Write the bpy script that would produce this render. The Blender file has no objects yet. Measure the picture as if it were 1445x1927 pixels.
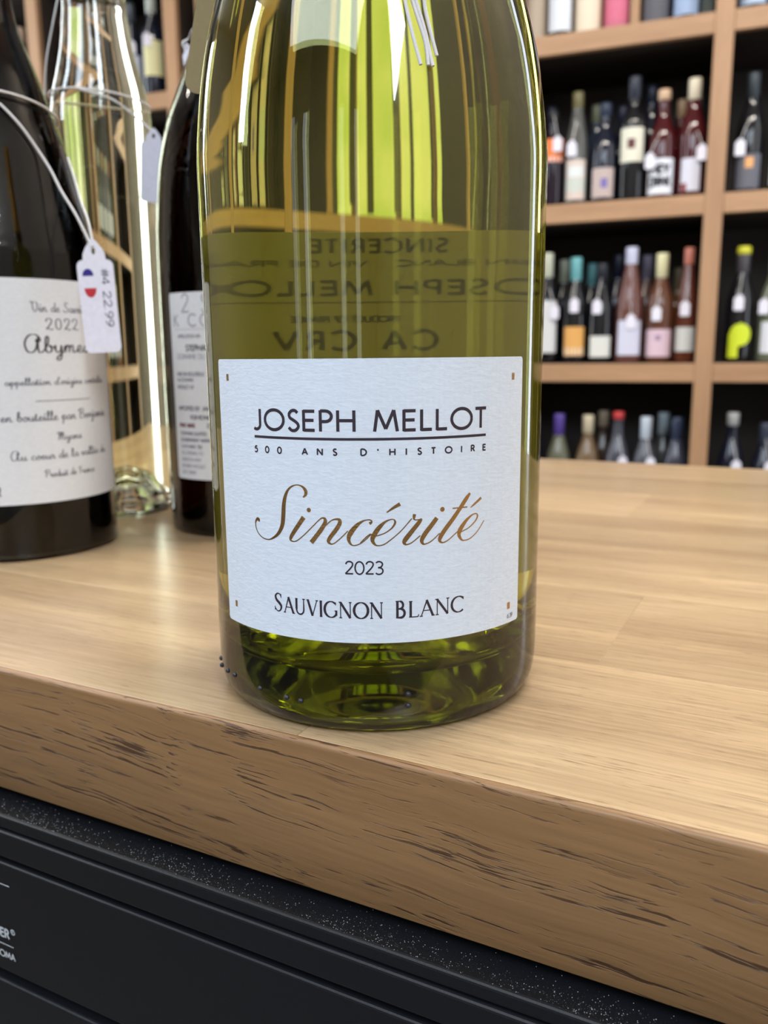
import bpy, bmesh, math, random
from mathutils import Vector, Matrix

C = bpy.context.scene.collection
SC = bpy.context.scene
rnd = random.Random(7)
CZ = 1.0052            # camera height above the floor; the counter top is at 0.92
TOP = 0.92

# ------------------------------------------------------------------ camera
PITCH = math.atan(298/1560); ROLL = -math.radians(0.55)
Fv = Vector((0, math.cos(PITCH), -math.sin(PITCH)))
U0 = Vector((0, math.sin(PITCH), math.cos(PITCH))); R0 = Vector((1, 0, 0))
Rv = R0*math.cos(ROLL) + U0*math.sin(ROLL)
Uv = -R0*math.sin(ROLL) + U0*math.cos(ROLL)
cd = bpy.data.cameras.new('camera'); cam = bpy.data.objects.new('camera', cd); C.objects.link(cam)
M = Matrix((Rv, Uv, -Fv)).transposed().to_4x4(); M.translation = Vector((0, 0, CZ)); cam.matrix_world = M
cd.sensor_fit = 'VERTICAL'; cd.sensor_height = 24.0; cd.lens = 1560/1927*24.0
cd.clip_start = 0.005; cd.clip_end = 50
cd.dof.use_dof = True; cd.dof.focus_distance = 0.178; cd.dof.aperture_fstop = 13.0
SC.camera = cam
SC.view_settings.view_transform = 'Standard'; SC.view_settings.look = 'None'
SC.view_settings.gamma = 1.0; SC.view_settings.use_curve_mapping = False
SC.view_settings.exposure = 0.12
SC.cycles.max_bounces = 20; SC.cycles.transmission_bounces = 18; SC.cycles.glossy_bounces = 6
SC.cycles.diffuse_bounces = 4; SC.cycles.transparent_max_bounces = 12
SC.cycles.sample_clamp_indirect = 6.0
SC.cycles.use_denoising = True

# ------------------------------------------------------------------ world and lights
w = bpy.data.worlds.new('world'); SC.world = w; w.use_nodes = True
w.node_tree.nodes['Background'].inputs[0].default_value = (0.75, 0.86, 1.0, 1)
w.node_tree.nodes['Background'].inputs[1].default_value = 0.6
WIN = 1.25            # brightness of the daylight behind the window panes
SH_M = 0.387
SH_ROT = -math.atan(SH_M)
SE = Vector((math.cos(SH_ROT), math.sin(SH_ROT), 0)); SN = Vector((-math.sin(SH_ROT), math.cos(SH_ROT), 0))
SB = 2.31/math.hypot(1, SH_M)           # distance of the shelving front from the camera
def room(s, b, z):                      # room frame: s along the shelving, b away from the camera, z from the floor
    return SE*s + SN*b + Vector((0, 0, z))
def area(name, loc, target, sx, sy, power, col):
    l = bpy.data.lights.new(name, 'AREA'); l.shape = 'RECTANGLE'; l.size = sx; l.size_y = sy
    l.energy = power; l.color = col
    o = bpy.data.objects.new(name, l); C.objects.link(o); o.location = loc
    o.rotation_euler = (Vector(target)-Vector(loc)).to_track_quat('-Z', 'Y').to_euler()
    return o

area('soft_fill_front', room(-0.35, -1.15, 2.64), room(-0.1, 0.35, 0.6), 1.5, 1.1, 34, (0.78, 0.88, 1.0))  # added softbox out of view, bluish fill for the front label
area('soft_fill_side', room(-2.2, -0.7, 2.3), room(-0.1, 0.3, 1.0), 0.22, 1.3, 22, (0.80, 0.90, 1.0))  # this and the next: unseen strips added at the sides to brighten the label
area('soft_fill_side', room(0.85, -0.9, 2.3), room(0.0, 0.2, 1.0), 0.3, 1.2, 24, (0.80, 0.90, 1.0))
area('daylight_left', room(-2.95, 1.66, 1.45), room(0, 1.66, 1.45), 0.42, 2.2, 30, (0.86, 0.95, 1.0))
area('daylight_right', room(0.93, 1.72, 1.5), room(0, 1.72, 1.5), 0.22, 1.7, 6, (0.80, 0.90, 1.0))
for s, p in ((-1.35, 0.9), (-0.95, 1.3), (0.05, 0.8), (0.45, 0.7)):
    area('window_strip', room(s, -2.25, 1.3), room(s*0.9, 0, 1.3), 0.12, 1.5, p, (0.85, 0.93, 1.0))
for s, b, p in [(0.35, 0.9, 24), (-0.7, 0.75, 15), (-1.7, 0.3, 15)]:
    area('ceiling_panel_light', room(s, b, 2.66), room(s, b, 0), 0.9, 0.16, p, (1.0, 0.93, 0.83))

# ------------------------------------------------------------------ helpers
def tag(o, label=None, cat=None, group=None, kind=None):
    if label: o['label'] = label
    if cat: o['category'] = cat
    if group: o['group'] = group
    if kind: o['kind'] = kind
    return o
def empty(name, loc=(0, 0, 0), rz=0.0):
    o = bpy.data.objects.new(name, None); C.objects.link(o); o.location = loc; o.rotation_euler = (0, 0, rz)
    o.empty_display_size = 0.05
    return o
def link(name, me, m, parent=None, smooth=False, loc=None, rot=None):
    if m is not None and not me.materials: me.materials.append(m)
    if smooth:
        for p in me.polygons: p.use_smooth = True
    o = bpy.data.objects.new(name, me); C.objects.link(o)
    if parent: o.parent = parent
    if loc: o.location = loc
    if rot: o.rotation_euler = rot
    return o
def mesh(verts, faces):
    me = bpy.data.meshes.new('m'); me.from_pydata([tuple(v) for v in verts], [], faces); me.update(); return me
def frombm(bm):
    me = bpy.data.meshes.new('m'); bmesh.ops.recalc_face_normals(bm, faces=bm.faces); bm.to_mesh(me); bm.free(); return me
def box_mesh(x0, x1, y0, y1, z0, z1, bev=0.0, seg=2):
    bm = bmesh.new(); bmesh.ops.create_cube(bm, size=1)
    for v in bm.verts: v.co = Vector(((x0+x1)/2+v.co.x*(x1-x0), (y0+y1)/2+v.co.y*(y1-y0), (z0+z1)/2+v.co.z*(z1-z0)))
    if bev: bmesh.ops.bevel(bm, geom=list(bm.edges), offset=bev, segments=seg, profile=0.5, affect='EDGES')
    return frombm(bm)
def box(name, ext, m, parent=None, bev=0.0, seg=2, smooth=False):
    return link(name, box_mesh(*ext, bev, seg), m, parent, smooth)
def catmull(pts, n=6):
    if len(pts) < 3: return [tuple(p) for p in pts]
    out = []; P = [pts[0]] + list(pts) + [pts[-1]]
    for i in range(1, len(P)-2):
        a, b, c, d = P[i-1], P[i], P[i+1], P[i+2]
        for k in range(n):
            t = k/n
            out.append(tuple(0.5*((2*b[j]) + (-a[j]+c[j])*t + (2*a[j]-5*b[j]+4*c[j]-d[j])*t*t + (-a[j]+3*b[j]-3*c[j]+d[j])*t**3) for j in range(len(b))))
    out.append(tuple(pts[-1])); return out
def lathe_mesh(prof, seg=96):
    """profile (r, z); points on the axis become poles; winding is made outward by recalc"""
    bm = bmesh.new(); rings = []
    for r, z in prof:
        if r < 1e-6: rings.append([bm.verts.new((0, 0, z))])
        else: rings.append([bm.verts.new((r*math.sin(2*math.pi*k/seg), -r*math.cos(2*math.pi*k/seg), z)) for k in range(seg)])
    for a, b in zip(rings, rings[1:]):
        if len(a) == 1 and len(b) == 1: continue
        for k in range(seg):
            k2 = (k+1) % seg
            if len(a) == 1: bm.faces.new((a[0], b[k], b[k2]))
            elif len(b) == 1: bm.faces.new((a[k], b[0], a[k2]))
            else: bm.faces.new((a[k], b[k], b[k2], a[k2]))
    return frombm(bm)
def tube(name, pts, r, m, parent=None, n=5):
    cu = bpy.data.curves.new('c', 'CURVE'); cu.dimensions = '3D'; cu.bevel_depth = r; cu.bevel_resolution = 2; cu.use_fill_caps = True
    P = catmull(pts, n); sp = cu.splines.new('POLY'); sp.points.add(len(P)-1)
    for q, p in zip(sp.points, P): q.co = (p[0], p[1], p[2], 1)
    return curve_to_mesh(name, cu, m, parent)
def curve_to_mesh(name, cu, m, parent=None):
    t = bpy.data.objects.new('t', cu); C.objects.link(t)
    me = bpy.data.meshes.new_from_object(t.evaluated_get(bpy.context.evaluated_depsgraph_get()))
    bpy.data.objects.remove(t); bpy.data.curves.remove(cu)
    me.materials.clear()
    return link(name, me, m, parent, True)

# ---- flat print: strokes laid on a surface given by fn(u, v) -> point
def ribbon(V, F, pts, fn, maxseg=0.0008):
    """pts: (u, v, width) in metres"""
    P = []
    for a, b in zip(pts, pts[1:]):
        d = math.hypot(b[0]-a[0], b[1]-a[1]); k = max(1, int(d/maxseg)) if len(pts) < 4 else 1
        for j in range(k):
            t = j/k; P.append(tuple(a[i]+(b[i]-a[i])*t for i in range(3)))
    P.append(pts[-1]); base = len(V); n = len(P)
    for i, p in enumerate(P):
        q0 = P[max(0, i-1)]; q1 = P[min(n-1, i+1)]
        dx, dy = q1[0]-q0[0], q1[1]-q0[1]; L = math.hypot(dx, dy) or 1e-9
        nx, ny = -dy/L*p[2]/2, dx/L*p[2]/2
        V.append(fn(p[0]+nx, p[1]+ny)); V.append(fn(p[0]-nx, p[1]-ny))
    for i in range(n-1):
        k = base+2*i; F.append((k, k+1, k+3, k+2))
def disc(V, F, u, v, r, fn, n=10):
    base = len(V)
    for k in range(n): V.append(fn(u+r*math.cos(2*math.pi*k/n), v+r*math.sin(2*math.pi*k/n)))
    F.append(tuple(range(base, base+n)))
def arc(cx, cy, rx, ry, a0, a1, n=14):
    return [(cx+rx*math.cos(math.radians(a0+(a1-a0)*k/n)), cy+ry*math.sin(math.radians(a0+(a1-a0)*k/n))) for k in range(n+1)]
# geometric capitals, height 1: glyph = (advance, strokes); a stroke is a list of (x, y)
CAPS = {
 'A': (.78, [[(0, 0), (.37, 1)], [(.37, 1), (.74, 0)], [(.13, .34), (.61, .34)]]),
 'B': (.62, [[(.05, 0), (.05, 1)], [(.05, 1), (.25, 1)]+arc(.25, .76, .22, .24, 90, -90)+[(.05, .52)], [(.05, .52), (.28, .52)]+arc(.28, .26, .26, .26, 90, -90)+[(.05, 0)]]),
 'C': (.86, [arc(.5, .5, .46, .5, 45, 315, 24)]),
 'D': (.82, [[(.05, 0), (.05, 1)], [(.05, 1), (.25, 1)]+arc(.25, .5, .48, .5, 90, -90, 20)+[(.05, 0)]]),
 'E': (.58, [[(.05, 0), (.05, 1)], [(.03, .95), (.52, .95)], [(.05, .52), (.48, .52)], [(.03, .05), (.52, .05)]]),
 'F': (.54, [[(.05, 0), (.05, 1)], [(.03, .95), (.5, .95)], [(.05, .52), (.46, .52)]]),
 'G': (.92, [arc(.5, .5, .46, .5, 45, 345, 26), [(.94, .45), (.55, .45)]]),
 'H': (.78, [[(.05, 0), (.05, 1)], [(.7, 0), (.7, 1)], [(.05, .52), (.7, .52)]]),
 'I': (.24, [[(.08, 0), (.08, 1)]]),
 'J': (.44, [[(.33, 1), (.33, .3)]+arc(.12, .25, .21, .24, 0, -130, 10)]),
 'K': (.66, [[(.05, 0), (.05, 1)], [(.58, 1), (.08, .5)], [(.2, .6), (.62, 0)]]),
 'L': (.52, [[(.05, 0), (.05, 1)], [(.03, .05), (.48, .05)]]),
 'M': (1.02, [[(.04, 0), (.16, 1)], [(.16, 1), (.48, .12)], [(.48, .12), (.8, 1)], [(.8, 1), (.94, 0)]]),
 'N': (.82, [[(.05, 0), (.05, 1)], [(.05, 1), (.72, 0)], [(.72, 0), (.72, 1)]]),
 'O': (1.02, [arc(.5, .5, .47, .48, 0, 360, 32)]),
 'P': (.58, [[(.05, 0), (.05, 1)], [(.05, .97), (.26, .97)]+arc(.26, .72, .25, .25, 90, -90)+[(.05, .47)]]),
 'R': (.64, [[(.05, 0), (.05, 1)], [(.05, .97), (.26, .97)]+arc(.26, .73, .24, .24, 90, -90)+[(.05, .49)], [(.28, .49), (.58, 0)]]),
 'S': (.56, [catmull([(.47, .86), (.36, .97), (.2, .95), (.09, .8), (.13, .62), (.3, .5), (.46, .36), (.5, .2), (.38, .04), (.2, .02), (.06, .16)], 4)]),
 'T': (.6, [[(.28, 0), (.28, 1)], [(0, .95), (.56, .95)]]),
 'U': (.76, [[(.05, 1), (.05, .34)]+arc(.36, .32, .31, .31, 180, 360)+[(.67, 1)]]),
 'V': (.76, [[(0, 1), (.36, 0)], [(.36, 0), (.72, 1)]]),
 'W': (1.1, [[(0, 1), (.27, 0)], [(.27, 0), (.54, .9)], [(.54, .9), (.81, 0)], [(.81, 0), (1.06, 1)]]),
 'Y': (.7, [[(0, 1), (.33, .5)], [(.66, 1), (.33, .5)], [(.33, .5), (.33, 0)]]),
 'Z': (.62, [[(.02, .95), (.56, .95)], [(.56, .95), (.02, .05)], [(.02, .05), (.58, .05)]]),
 '0': (.74, [arc(.34, .5, .3, .49, 0, 360, 26)]),
 '1': (.36, [[(.2, 0), (.2, 1)], [(.2, 1), (.04, .84)]]),
 '2': (.66, [catmull([(.06, .78), (.14, .94), (.32, 1), (.5, .9), (.52, .7), (.38, .46), (.18, .22), (.03, .04)], 5), [(.03, .04), (.56, .04)]]),
 '3': (.64, [catmull([(.06, .9), (.24, 1), (.44, .93), (.5, .76), (.4, .58), (.2, .53)], 5), catmull([(.2, .53), (.42, .48), (.53, .3), (.46, .08), (.24, 0), (.04, .1)], 5)]),
 '4': (.64, [[(.42, 0), (.42, 1)], [(.42, 1), (.02, .3)], [(.02, .3), (.58, .3)]]),
 '5': (.62, [[(.5, .95), (.14, .95)], [(.14, .95), (.1, .55)], catmull([(.1, .55), (.28, .62), (.48, .52), (.52, .3), (.42, .07), (.22, 0), (.03, .1)], 5)]),
 '6': (.64, [catmull([(.46, .98), (.2, .75), (.06, .35), (.14, .08), (.32, 0), (.5, .12), (.52, .36), (.36, .54), (.16, .48), (.06, .3)], 4)]),
 '7': (.6, [[(.02, .95), (.54, .95)], [(.54, .95), (.2, 0)]]),
 '8': (.64, [arc(.3, .75, .2, .23, 0, 360, 16), arc(.3, .27, .26, .26, 0, 360, 18)]),
 '9': (.64, [catmull([(.12, 0), (.4, .28), (.53, .62), (.46, .92), (.28, 1), (.08, .88), (.06, .64), (.22, .47), (.42, .52), (.53, .68)], 4)]),
 "'": (.24, [[(.08, 1), (.08, .72)]]), '.': (.24, [[(.05, .0), (.05, .1)]]), '#': (.6, [[(.15, 0), (.25, 1)], [(.38, 0), (.48, 1)], [(0, .65), (.6, .65)], [(0, .35), (.58, .35)]]),
 '-': (.5, [[(.05, .45), (.4, .45)]]), ' ': (.42, [])}
# roman capitals with thick and thin strokes and serifs; stroke points (x, y, w) with w relative
k_, t_ = 1.0, .42
def serif(x, y, h=.09): return [(x-h, y, .45), (x+h, y, .45)]
ROMAN = {
 'S': (.60, [catmull([(.46, .84, .4), (.38, .97, .5), (.22, .97, .6), (.11, .82, .9), (.18, .62, 1.1), (.36, .46, 1.2), (.48, .28, 1.0), (.40, .06, .6), (.22, .01, .5), (.08, .16, .4)], 4), [(.47, .98, .4), (.47, .76, .4)], [(.06, .04, .4), (.06, .26, .4)]]),
 'A': (.86, [[(.10, 0, t_), (.42, 1.02, .6)], [(.40, 1.02, k_), (.76, 0, k_)], [(.22, .36, .4), (.64, .36, .4)], serif(.10, .01), serif(.77, .01)]),
 'U': (.86, [[(.14, 1, k_), (.14, .34, k_)] + [(x, y, .7) for x, y in arc(.40, .32, .26, .31, 180, 360, 12)] + [(.66, 1, t_)], serif(.14, .99), serif(.66, .99)]),
 'V': (.82, [[(.10, 1, k_), (.41, 0, k_)], [(.41, 0, t_), (.72, 1, t_)], serif(.10, .99), serif(.72, .99)]),
 'I': (.34, [[(.17, 0, k_), (.17, 1, k_)], serif(.17, .99), serif(.17, .01)]),
 'G': (.98, [[(x, y, .45+.65*abs(math.cos(math.radians(a)))) for (x, y), a in zip(arc(.5, .5, .42, .5, 48, 320, 26), [48+(272*k/26) for k in range(27)])], [(.84, .42, .9), (.84, .12, .9)], serif(.82, .42), [(.80, .96, .4), (.80, .78, .4)]]),
 'N': (.92, [[(.14, 0, t_), (.14, 1, t_)], [(.13, 1, k_), (.76, 0, k_)], [(.76, 0, t_), (.76, 1, t_)], serif(.12, .99), serif(.14, .01), serif(.76, .99)]),
 'O': (1.04, [[(x, y, .45+.65*abs(math.cos(math.radians(a)))) for (x, y), a in zip(arc(.52, .5, .44, .5, 0, 360, 32), [360*k/32 for k in range(33)])]]),
 'B': (.68, [[(.14, 0, k_), (.14, 1, k_)], [(.1, .99, .4), (.3, .99, .5)] + [(x, y, .9) for x, y in arc(.3, .76, .17, .22, 80, -80, 8)] + [(.14, .53, .4)], [(.14, .53, .4), (.34, .53, .5)] + [(x, y, 1) for x, y in arc(.34, .27, .22, .26, 80, -80, 8)] + [(.06, .01, .4)], serif(.12, .99, .08)]),
 'L': (.62, [[(.14, 0, k_), (.14, 1, k_)], [(.05, .01, .45), (.54, .01, .45)], [(.54, 0, .5), (.58, .16, .3)], serif(.14, .99)]),
 'C': (.90, [[(x, y, .45+.65*abs(math.cos(math.radians(a)))) for (x, y), a in zip(arc(.5, .5, .42, .5, 48, 312, 26), [48+(264*k/26) for k in range(27)])], [(.79, .96, .4), (.79, .78, .4)]]),
 ' ': (.40, [])}
# cursive hand, x-height 1
bowl = [(.74, .84), (.45, 1), (.12, .62), (.18, .1), (.48, .04), (.74, .5), (.8, .95)]
CURS = {
 'a': (1.05, [bowl+[(.76, .3), (.86, .02), (1.08, .25)]]), 'b': (.95, [[(0, .3), (.36, 1.2), (.46, 2.1), (.27, 2.2), (.16, 1.5), (.15, .4), (.35, 0), (.66, .2), (.7, .8), (.5, 1), (.62, .75), (.95, .8)]]),
 'c': (.85, [[(.68, .8), (.45, 1), (.12, .62), (.18, .1), (.5, 0), (.85, .3)]]), 'd': (1.05, [bowl[:-1]+[(.84, 1.6), (.9, 2.1), (.78, .3), (.88, .02), (1.08, .25)]]),
 'e': (.85, [[(0, .25), (.48, .5), (.56, .88), (.36, 1), (.13, .62), (.18, .1), (.5, 0), (.85, .3)]]), 'g': (1.0, [bowl+[(.78, -.5), (.5, -1.1), (.26, -.8), (1.0, .2)]]),
 'h': (1.0, [[(0, .3), (.4, 1.5), (.36, 2.15), (.2, 1.8), (.14, 0)], [(.14, .4), (.45, 1), (.66, .8), (.62, .2), (.76, 0), (1.0, .25)]]),
 'i': (.6, [[(0, .25), (.25, 1), (.2, .2), (.36, 0), (.62, .25)]]), 'j': (.6, [[(0, .25), (.3, 1), (.26, -.5), (.05, -1.1), (-.1, -.8), (.6, .2)]]),
 'l': (.6, [[(0, .25), (.4, 1.4), (.38, 2.15), (.22, 2.0), (.18, .3), (.36, 0), (.62, .25)]]),
 'm': (1.45, [[(0, .3), (.18, 1), (.15, 0)], [(.15, .4), (.42, 1), (.58, .85), (.55, 0)], [(.55, .4), (.85, 1), (1.02, .85), (.98, .2), (1.12, 0), (1.45, .25)]]),
 'n': (1.05, [[(0, .3), (.18, 1), (.15, 0)], [(.15, .4), (.45, 1), (.66, .85), (.62, .2), (.76, 0), (1.05, .25)]]),
 'o': (.9, [[(.45, 1), (.12, .62), (.18, .1), (.45, 0), (.7, .4), (.6, .9), (.45, 1), (.6, .75), (.9, .8)]]),
 'p': (1.0, [[(0, .3), (.2, 1), (.16, -1.1)], [(.16, .4), (.4, 1), (.7, .85), (.7, .2), (.45, 0), (.3, .1), (1.0, .25)]]),
 'r': (.75, [[(0, .3), (.2, 1.05), (.28, .85), (.5, .85), (.42, .3), (.52, 0), (.78, .25)]]), 's': (.7, [[(0, .2), (.38, 1.05), (.5, .4), (.35, 0), (.12, .1), (.4, .05), (.72, .25)]]),
 't': (.62, [[(0, .25), (.28, 1.7), (.2, .3), (.36, 0), (.64, .25)], [(.05, 1.15), (.5, 1.2)]]), 'u': (1.05, [[(0, .3), (.18, 1), (.14, .3), (.35, 0), (.62, .3), (.74, 1), (.7, .2), (.84, 0), (1.08, .25)]]),
 'v': (.85, [[(0, .5), (.14, 1), (.2, .2), (.36, 0), (.6, .5), (.6, .95), (.85, .85)]]), 'y': (1.0, [[(0, .5), (.14, 1), (.14, .3), (.35, 0), (.62, .3), (.74, 1), (.7, -.5), (.45, -1.1), (.22, -.8), (1.0, .2)]]),
 'A': (1.75, [[(1.25, 1.9), (1.05, 1.65), (1.2, 1.45), (1.45, 1.8), (1.1, 2.45), (.5, 2.4), (.08, 1.4), (.2, .3), (.6, 0), (1.0, .5), (1.25, 2.0)], [(1.25, 2.1), (1.22, .3), (1.4, 0), (1.75, .25)]]),
 'V': (1.6, [[(.0, 2.0), (.3, 2.3), (.7, 1.9), (.4, 2.0), (.55, .4), (.9, .0), (1.3, .8), (1.3, 1.9), (.9, 2.2)]]), 'S': (1.4, [[(1.1, 1.9), (.85, 2.3), (.5, 2.1), (.55, 1.4), (1.0, .9), (1.0, .2), (.5, 0), (.1, .3), (.3, .5)], ]),
 'B': (1.5, [[(.3, 0), (.45, 2.2)], [(0, 1.7), (.4, 2.3), (1.0, 2.3), (1.1, 1.6), (.6, 1.2), (1.2, 1.0), (1.2, .2), (.6, 0), (.3, .2)]]),
 'M': (1.9, [[(0, 1.7), (.4, 2.2), (.5, 1.4), (.3, 0)], [(.5, .6), (.8, 2.2), (.95, 1.5), (.85, 0)], [(.95, .6), (1.3, 2.2), (1.4, 1.2), (1.45, .2), (1.6, 0), (1.9, .25)]]),
 'P': (1.4, [[(.3, 0), (.5, 2.1)], [(0, 1.6), (.4, 2.3), (1.1, 2.3), (1.2, 1.5), (.7, 1.1), (.45, 1.2)]]), 'F': (1.3, [[(.2, .1), (.5, .3), (.6, 2.0)], [(.1, 1.7), (.4, 2.25), (1.3, 2.2)], [(.4, 1.1), (.95, 1.2)]]),
 '2': (1.2, [[(.2, 1.6), (.15, 2.0), (.5, 2.3), (.85, 1.9), (.6, 1.0), (.1, .1)], [(.1, .1), (.4, .3), (.7, 0), (1.0, .2)]]), '0': (1.2, [arc(.5, 1.15, .36, 1.1, 0, 360, 20)]),
 '7': (1.1, [[(.1, 2.0), (.9, 2.2), (.4, 0)]]), '5': (1.1, [[(.9, 2.2), (.3, 2.2), (.25, 1.3), (.8, 1.2), (.8, .3), (.3, 0), (.05, .3)]]),
 "'": (.35, [[(.2, 2.3), (.12, 1.7)]]), ' ': (.7, [])}
def text_into(V, F, s, font, fn, u, v, h, weight, spacing=0.0, anchor='l', width=None, slant=0.0, thin=1.0):
    """lay a line of text; h = height of 1 unit, weight = stroke width, all in metres; width squeezes the whole line"""
    acc = {'é': 'e', 'ô': 'o'}
    total = sum(font[acc.get(ch, ch)][0]*h + spacing for ch in s) - spacing
    kx = width/total if width else 1.0
    if anchor == 'c': u -= total*kx/2
    if anchor == 'r': u -= total*kx
    for ch in s:
        adv, strokes = font[acc.get(ch, ch)]
        for st in strokes:
            if font is CURS and len(st) > 2 and ch != '0': st = catmull(st, 4)
            pts = []
            for q, p in enumerate(st):
                wgt = weight*(p[2] if len(p) > 2 else 1.0)
                if font is CURS:
                    a, b = st[max(0, q-1)], st[min(len(st)-1, q+1)]
                    dx, dy = b[0]-a[0], b[1]-a[1]; wgt *= thin+(1-thin)*abs(dy)/(math.hypot(dx, dy)+1e-9)
                pts.append((u+(p[0]+p[1]*slant)*h*kx, v+p[1]*h, wgt))
            ribbon(V, F, pts, fn)
        if font is CURS and ch in 'ij': disc(V, F, u+(.3+1.5*slant)*h*kx, v+1.5*h, weight*.7, fn, 8)
        if ch == 'é': ribbon(V, F, [(u+.35*h*kx, v+1.3*h, weight), (u+.6*h*kx, v+1.7*h, weight)], fn)
        if ch == 'ô': ribbon(V, F, [(u+.2*h*kx, v+1.3*h, weight), (u+.4*h*kx, v+1.6*h, weight), (u+.6*h*kx, v+1.3*h, weight)], fn)
        u += (adv*h+spacing)*kx
def cyl_fn(R):
    return lambda u, v: (R*math.sin(u/R), -R*math.cos(u/R), v)
def print_obj(name, V, F, m, parent):
    return link(name, mesh(V, F), m, parent)
def text_obj(name, s, font, fn, u, v, h, weight, m, parent, **kw):
    V, F = [], []; text_into(V, F, s, font, fn, u, v, h, weight, **kw); return print_obj(name, V, F, m, parent)
def label_sheet(R, u0, u1, v0, v1, th=0.00012, corner=0.0008, nu=64, back=False):
    """a thin paper sheet wrapped on a cylinder, corners rounded; u is arc length"""
    us = [u0, u0+corner*.1, u0+corner*.3, u0+corner*.6] + [u0+corner+(u1-u0-2*corner)*k/nu for k in range(nu+1)] + [u1-corner*.6, u1-corner*.3, u1-corner*.1, u1]
    V, F = [], []
    for u in us:
        d = min(u-u0, u1-u); c = 0.0
        if d < corner: c = corner - math.sqrt(max(0, corner**2-(corner-d)**2))
        for r in (R, R+th):
            for k in range(9): V.append((r*math.sin(u/R), -r*math.cos(u/R), v0+c+(v1-v0-2*c)*k/8))
    n = len(us)
    for i in range(n-1):
        for k in range(8):
            a = i*18+k; b = (i+1)*18+k
            F.append((a+9, b+9, b+10, a+10)); F.append((a, a+1, b+1, b))
        a, b = i*18, (i+1)*18
        F.append((a, b, b+9, a+9)); F.append((a+8, a+17, b+17, b+8))
    for k in range(8):
        F.append((k, k+9, k+10, k+1)); q = (n-1)*18; F.append((q+k, q+k+1, q+k+10, q+k+9))
    return mesh(V, F)

# ------------------------------------------------------------------ materials
def mat(name):
    m = bpy.data.materials.new(name); m.use_nodes = True; nt = m.node_tree
    return m, nt, nt.nodes['Principled BSDF'], nt.nodes['Material Output']
def plain(name, col, rough=0.5, metal=0.0, spec=0.5, bump=0.0, bscale=400, coat=0.0):
    m, nt, b, o = mat(name)
    b.inputs['Base Color'].default_value = (*col, 1); b.inputs['Roughness'].default_value = rough
    b.inputs['Metallic'].default_value = metal; b.inputs['Specular IOR Level'].default_value = spec
    b.inputs['Coat Weight'].default_value = coat; b.inputs['Coat Roughness'].default_value = 0.05
    tc = nt.nodes.new('ShaderNodeTexCoord')
    n = nt.nodes.new('ShaderNodeTexNoise'); n.inputs['Scale'].default_value = bscale; n.inputs['Detail'].default_value = 4
    nt.links.new(tc.outputs['Object'], n.inputs['Vector'])
    mx = nt.nodes.new('ShaderNodeMix'); mx.data_type = 'RGBA'; mx.inputs[0].default_value = 0.5
    mr = nt.nodes.new('ShaderNodeMapRange'); mr.inputs[3].default_value = 0.9; mr.inputs[4].default_value = 1.1
    nt.links.new(n.outputs['Fac'], mr.inputs[0])
    vm = nt.nodes.new('ShaderNodeVectorMath'); vm.operation = 'SCALE'; vm.inputs[0].default_value = col
    nt.links.new(mr.outputs[0], vm.inputs['Scale']); nt.links.new(vm.outputs[0], b.inputs['Base Color'])
    if bump:
        bp = nt.nodes.new('ShaderNodeBump'); bp.inputs['Strength'].default_value = bump; bp.inputs['Distance'].default_value = 0.0002
        nt.links.new(n.outputs['Fac'], bp.inputs['Height']); nt.links.new(bp.outputs[0], b.inputs['Normal'])
    return m
def glass(name, ior, sigma, rough=0.0):
    """clear dielectric with an absorbing body; sigma = absorption per metre (r, g, b)"""
    m = bpy.data.materials.new(name); m.use_nodes = True; nt = m.node_tree; nt.nodes.clear()
    o = nt.nodes.new('ShaderNodeOutputMaterial'); g = nt.nodes.new('ShaderNodeBsdfGlass')
    g.inputs['IOR'].default_value = ior; g.inputs['Roughness'].default_value = rough
    g.inputs['Color'].default_value = (1, 1, 1, 1); nt.links.new(g.outputs[0], o.inputs['Surface'])
    d = max(sigma)*1.02; a = nt.nodes.new('ShaderNodeVolumeAbsorption')
    a.inputs['Color'].default_value = (*[1-s/d for s in sigma], 1); a.inputs['Density'].default_value = d
    nt.links.new(a.outputs[0], o.inputs['Volume'])
    return m
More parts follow.
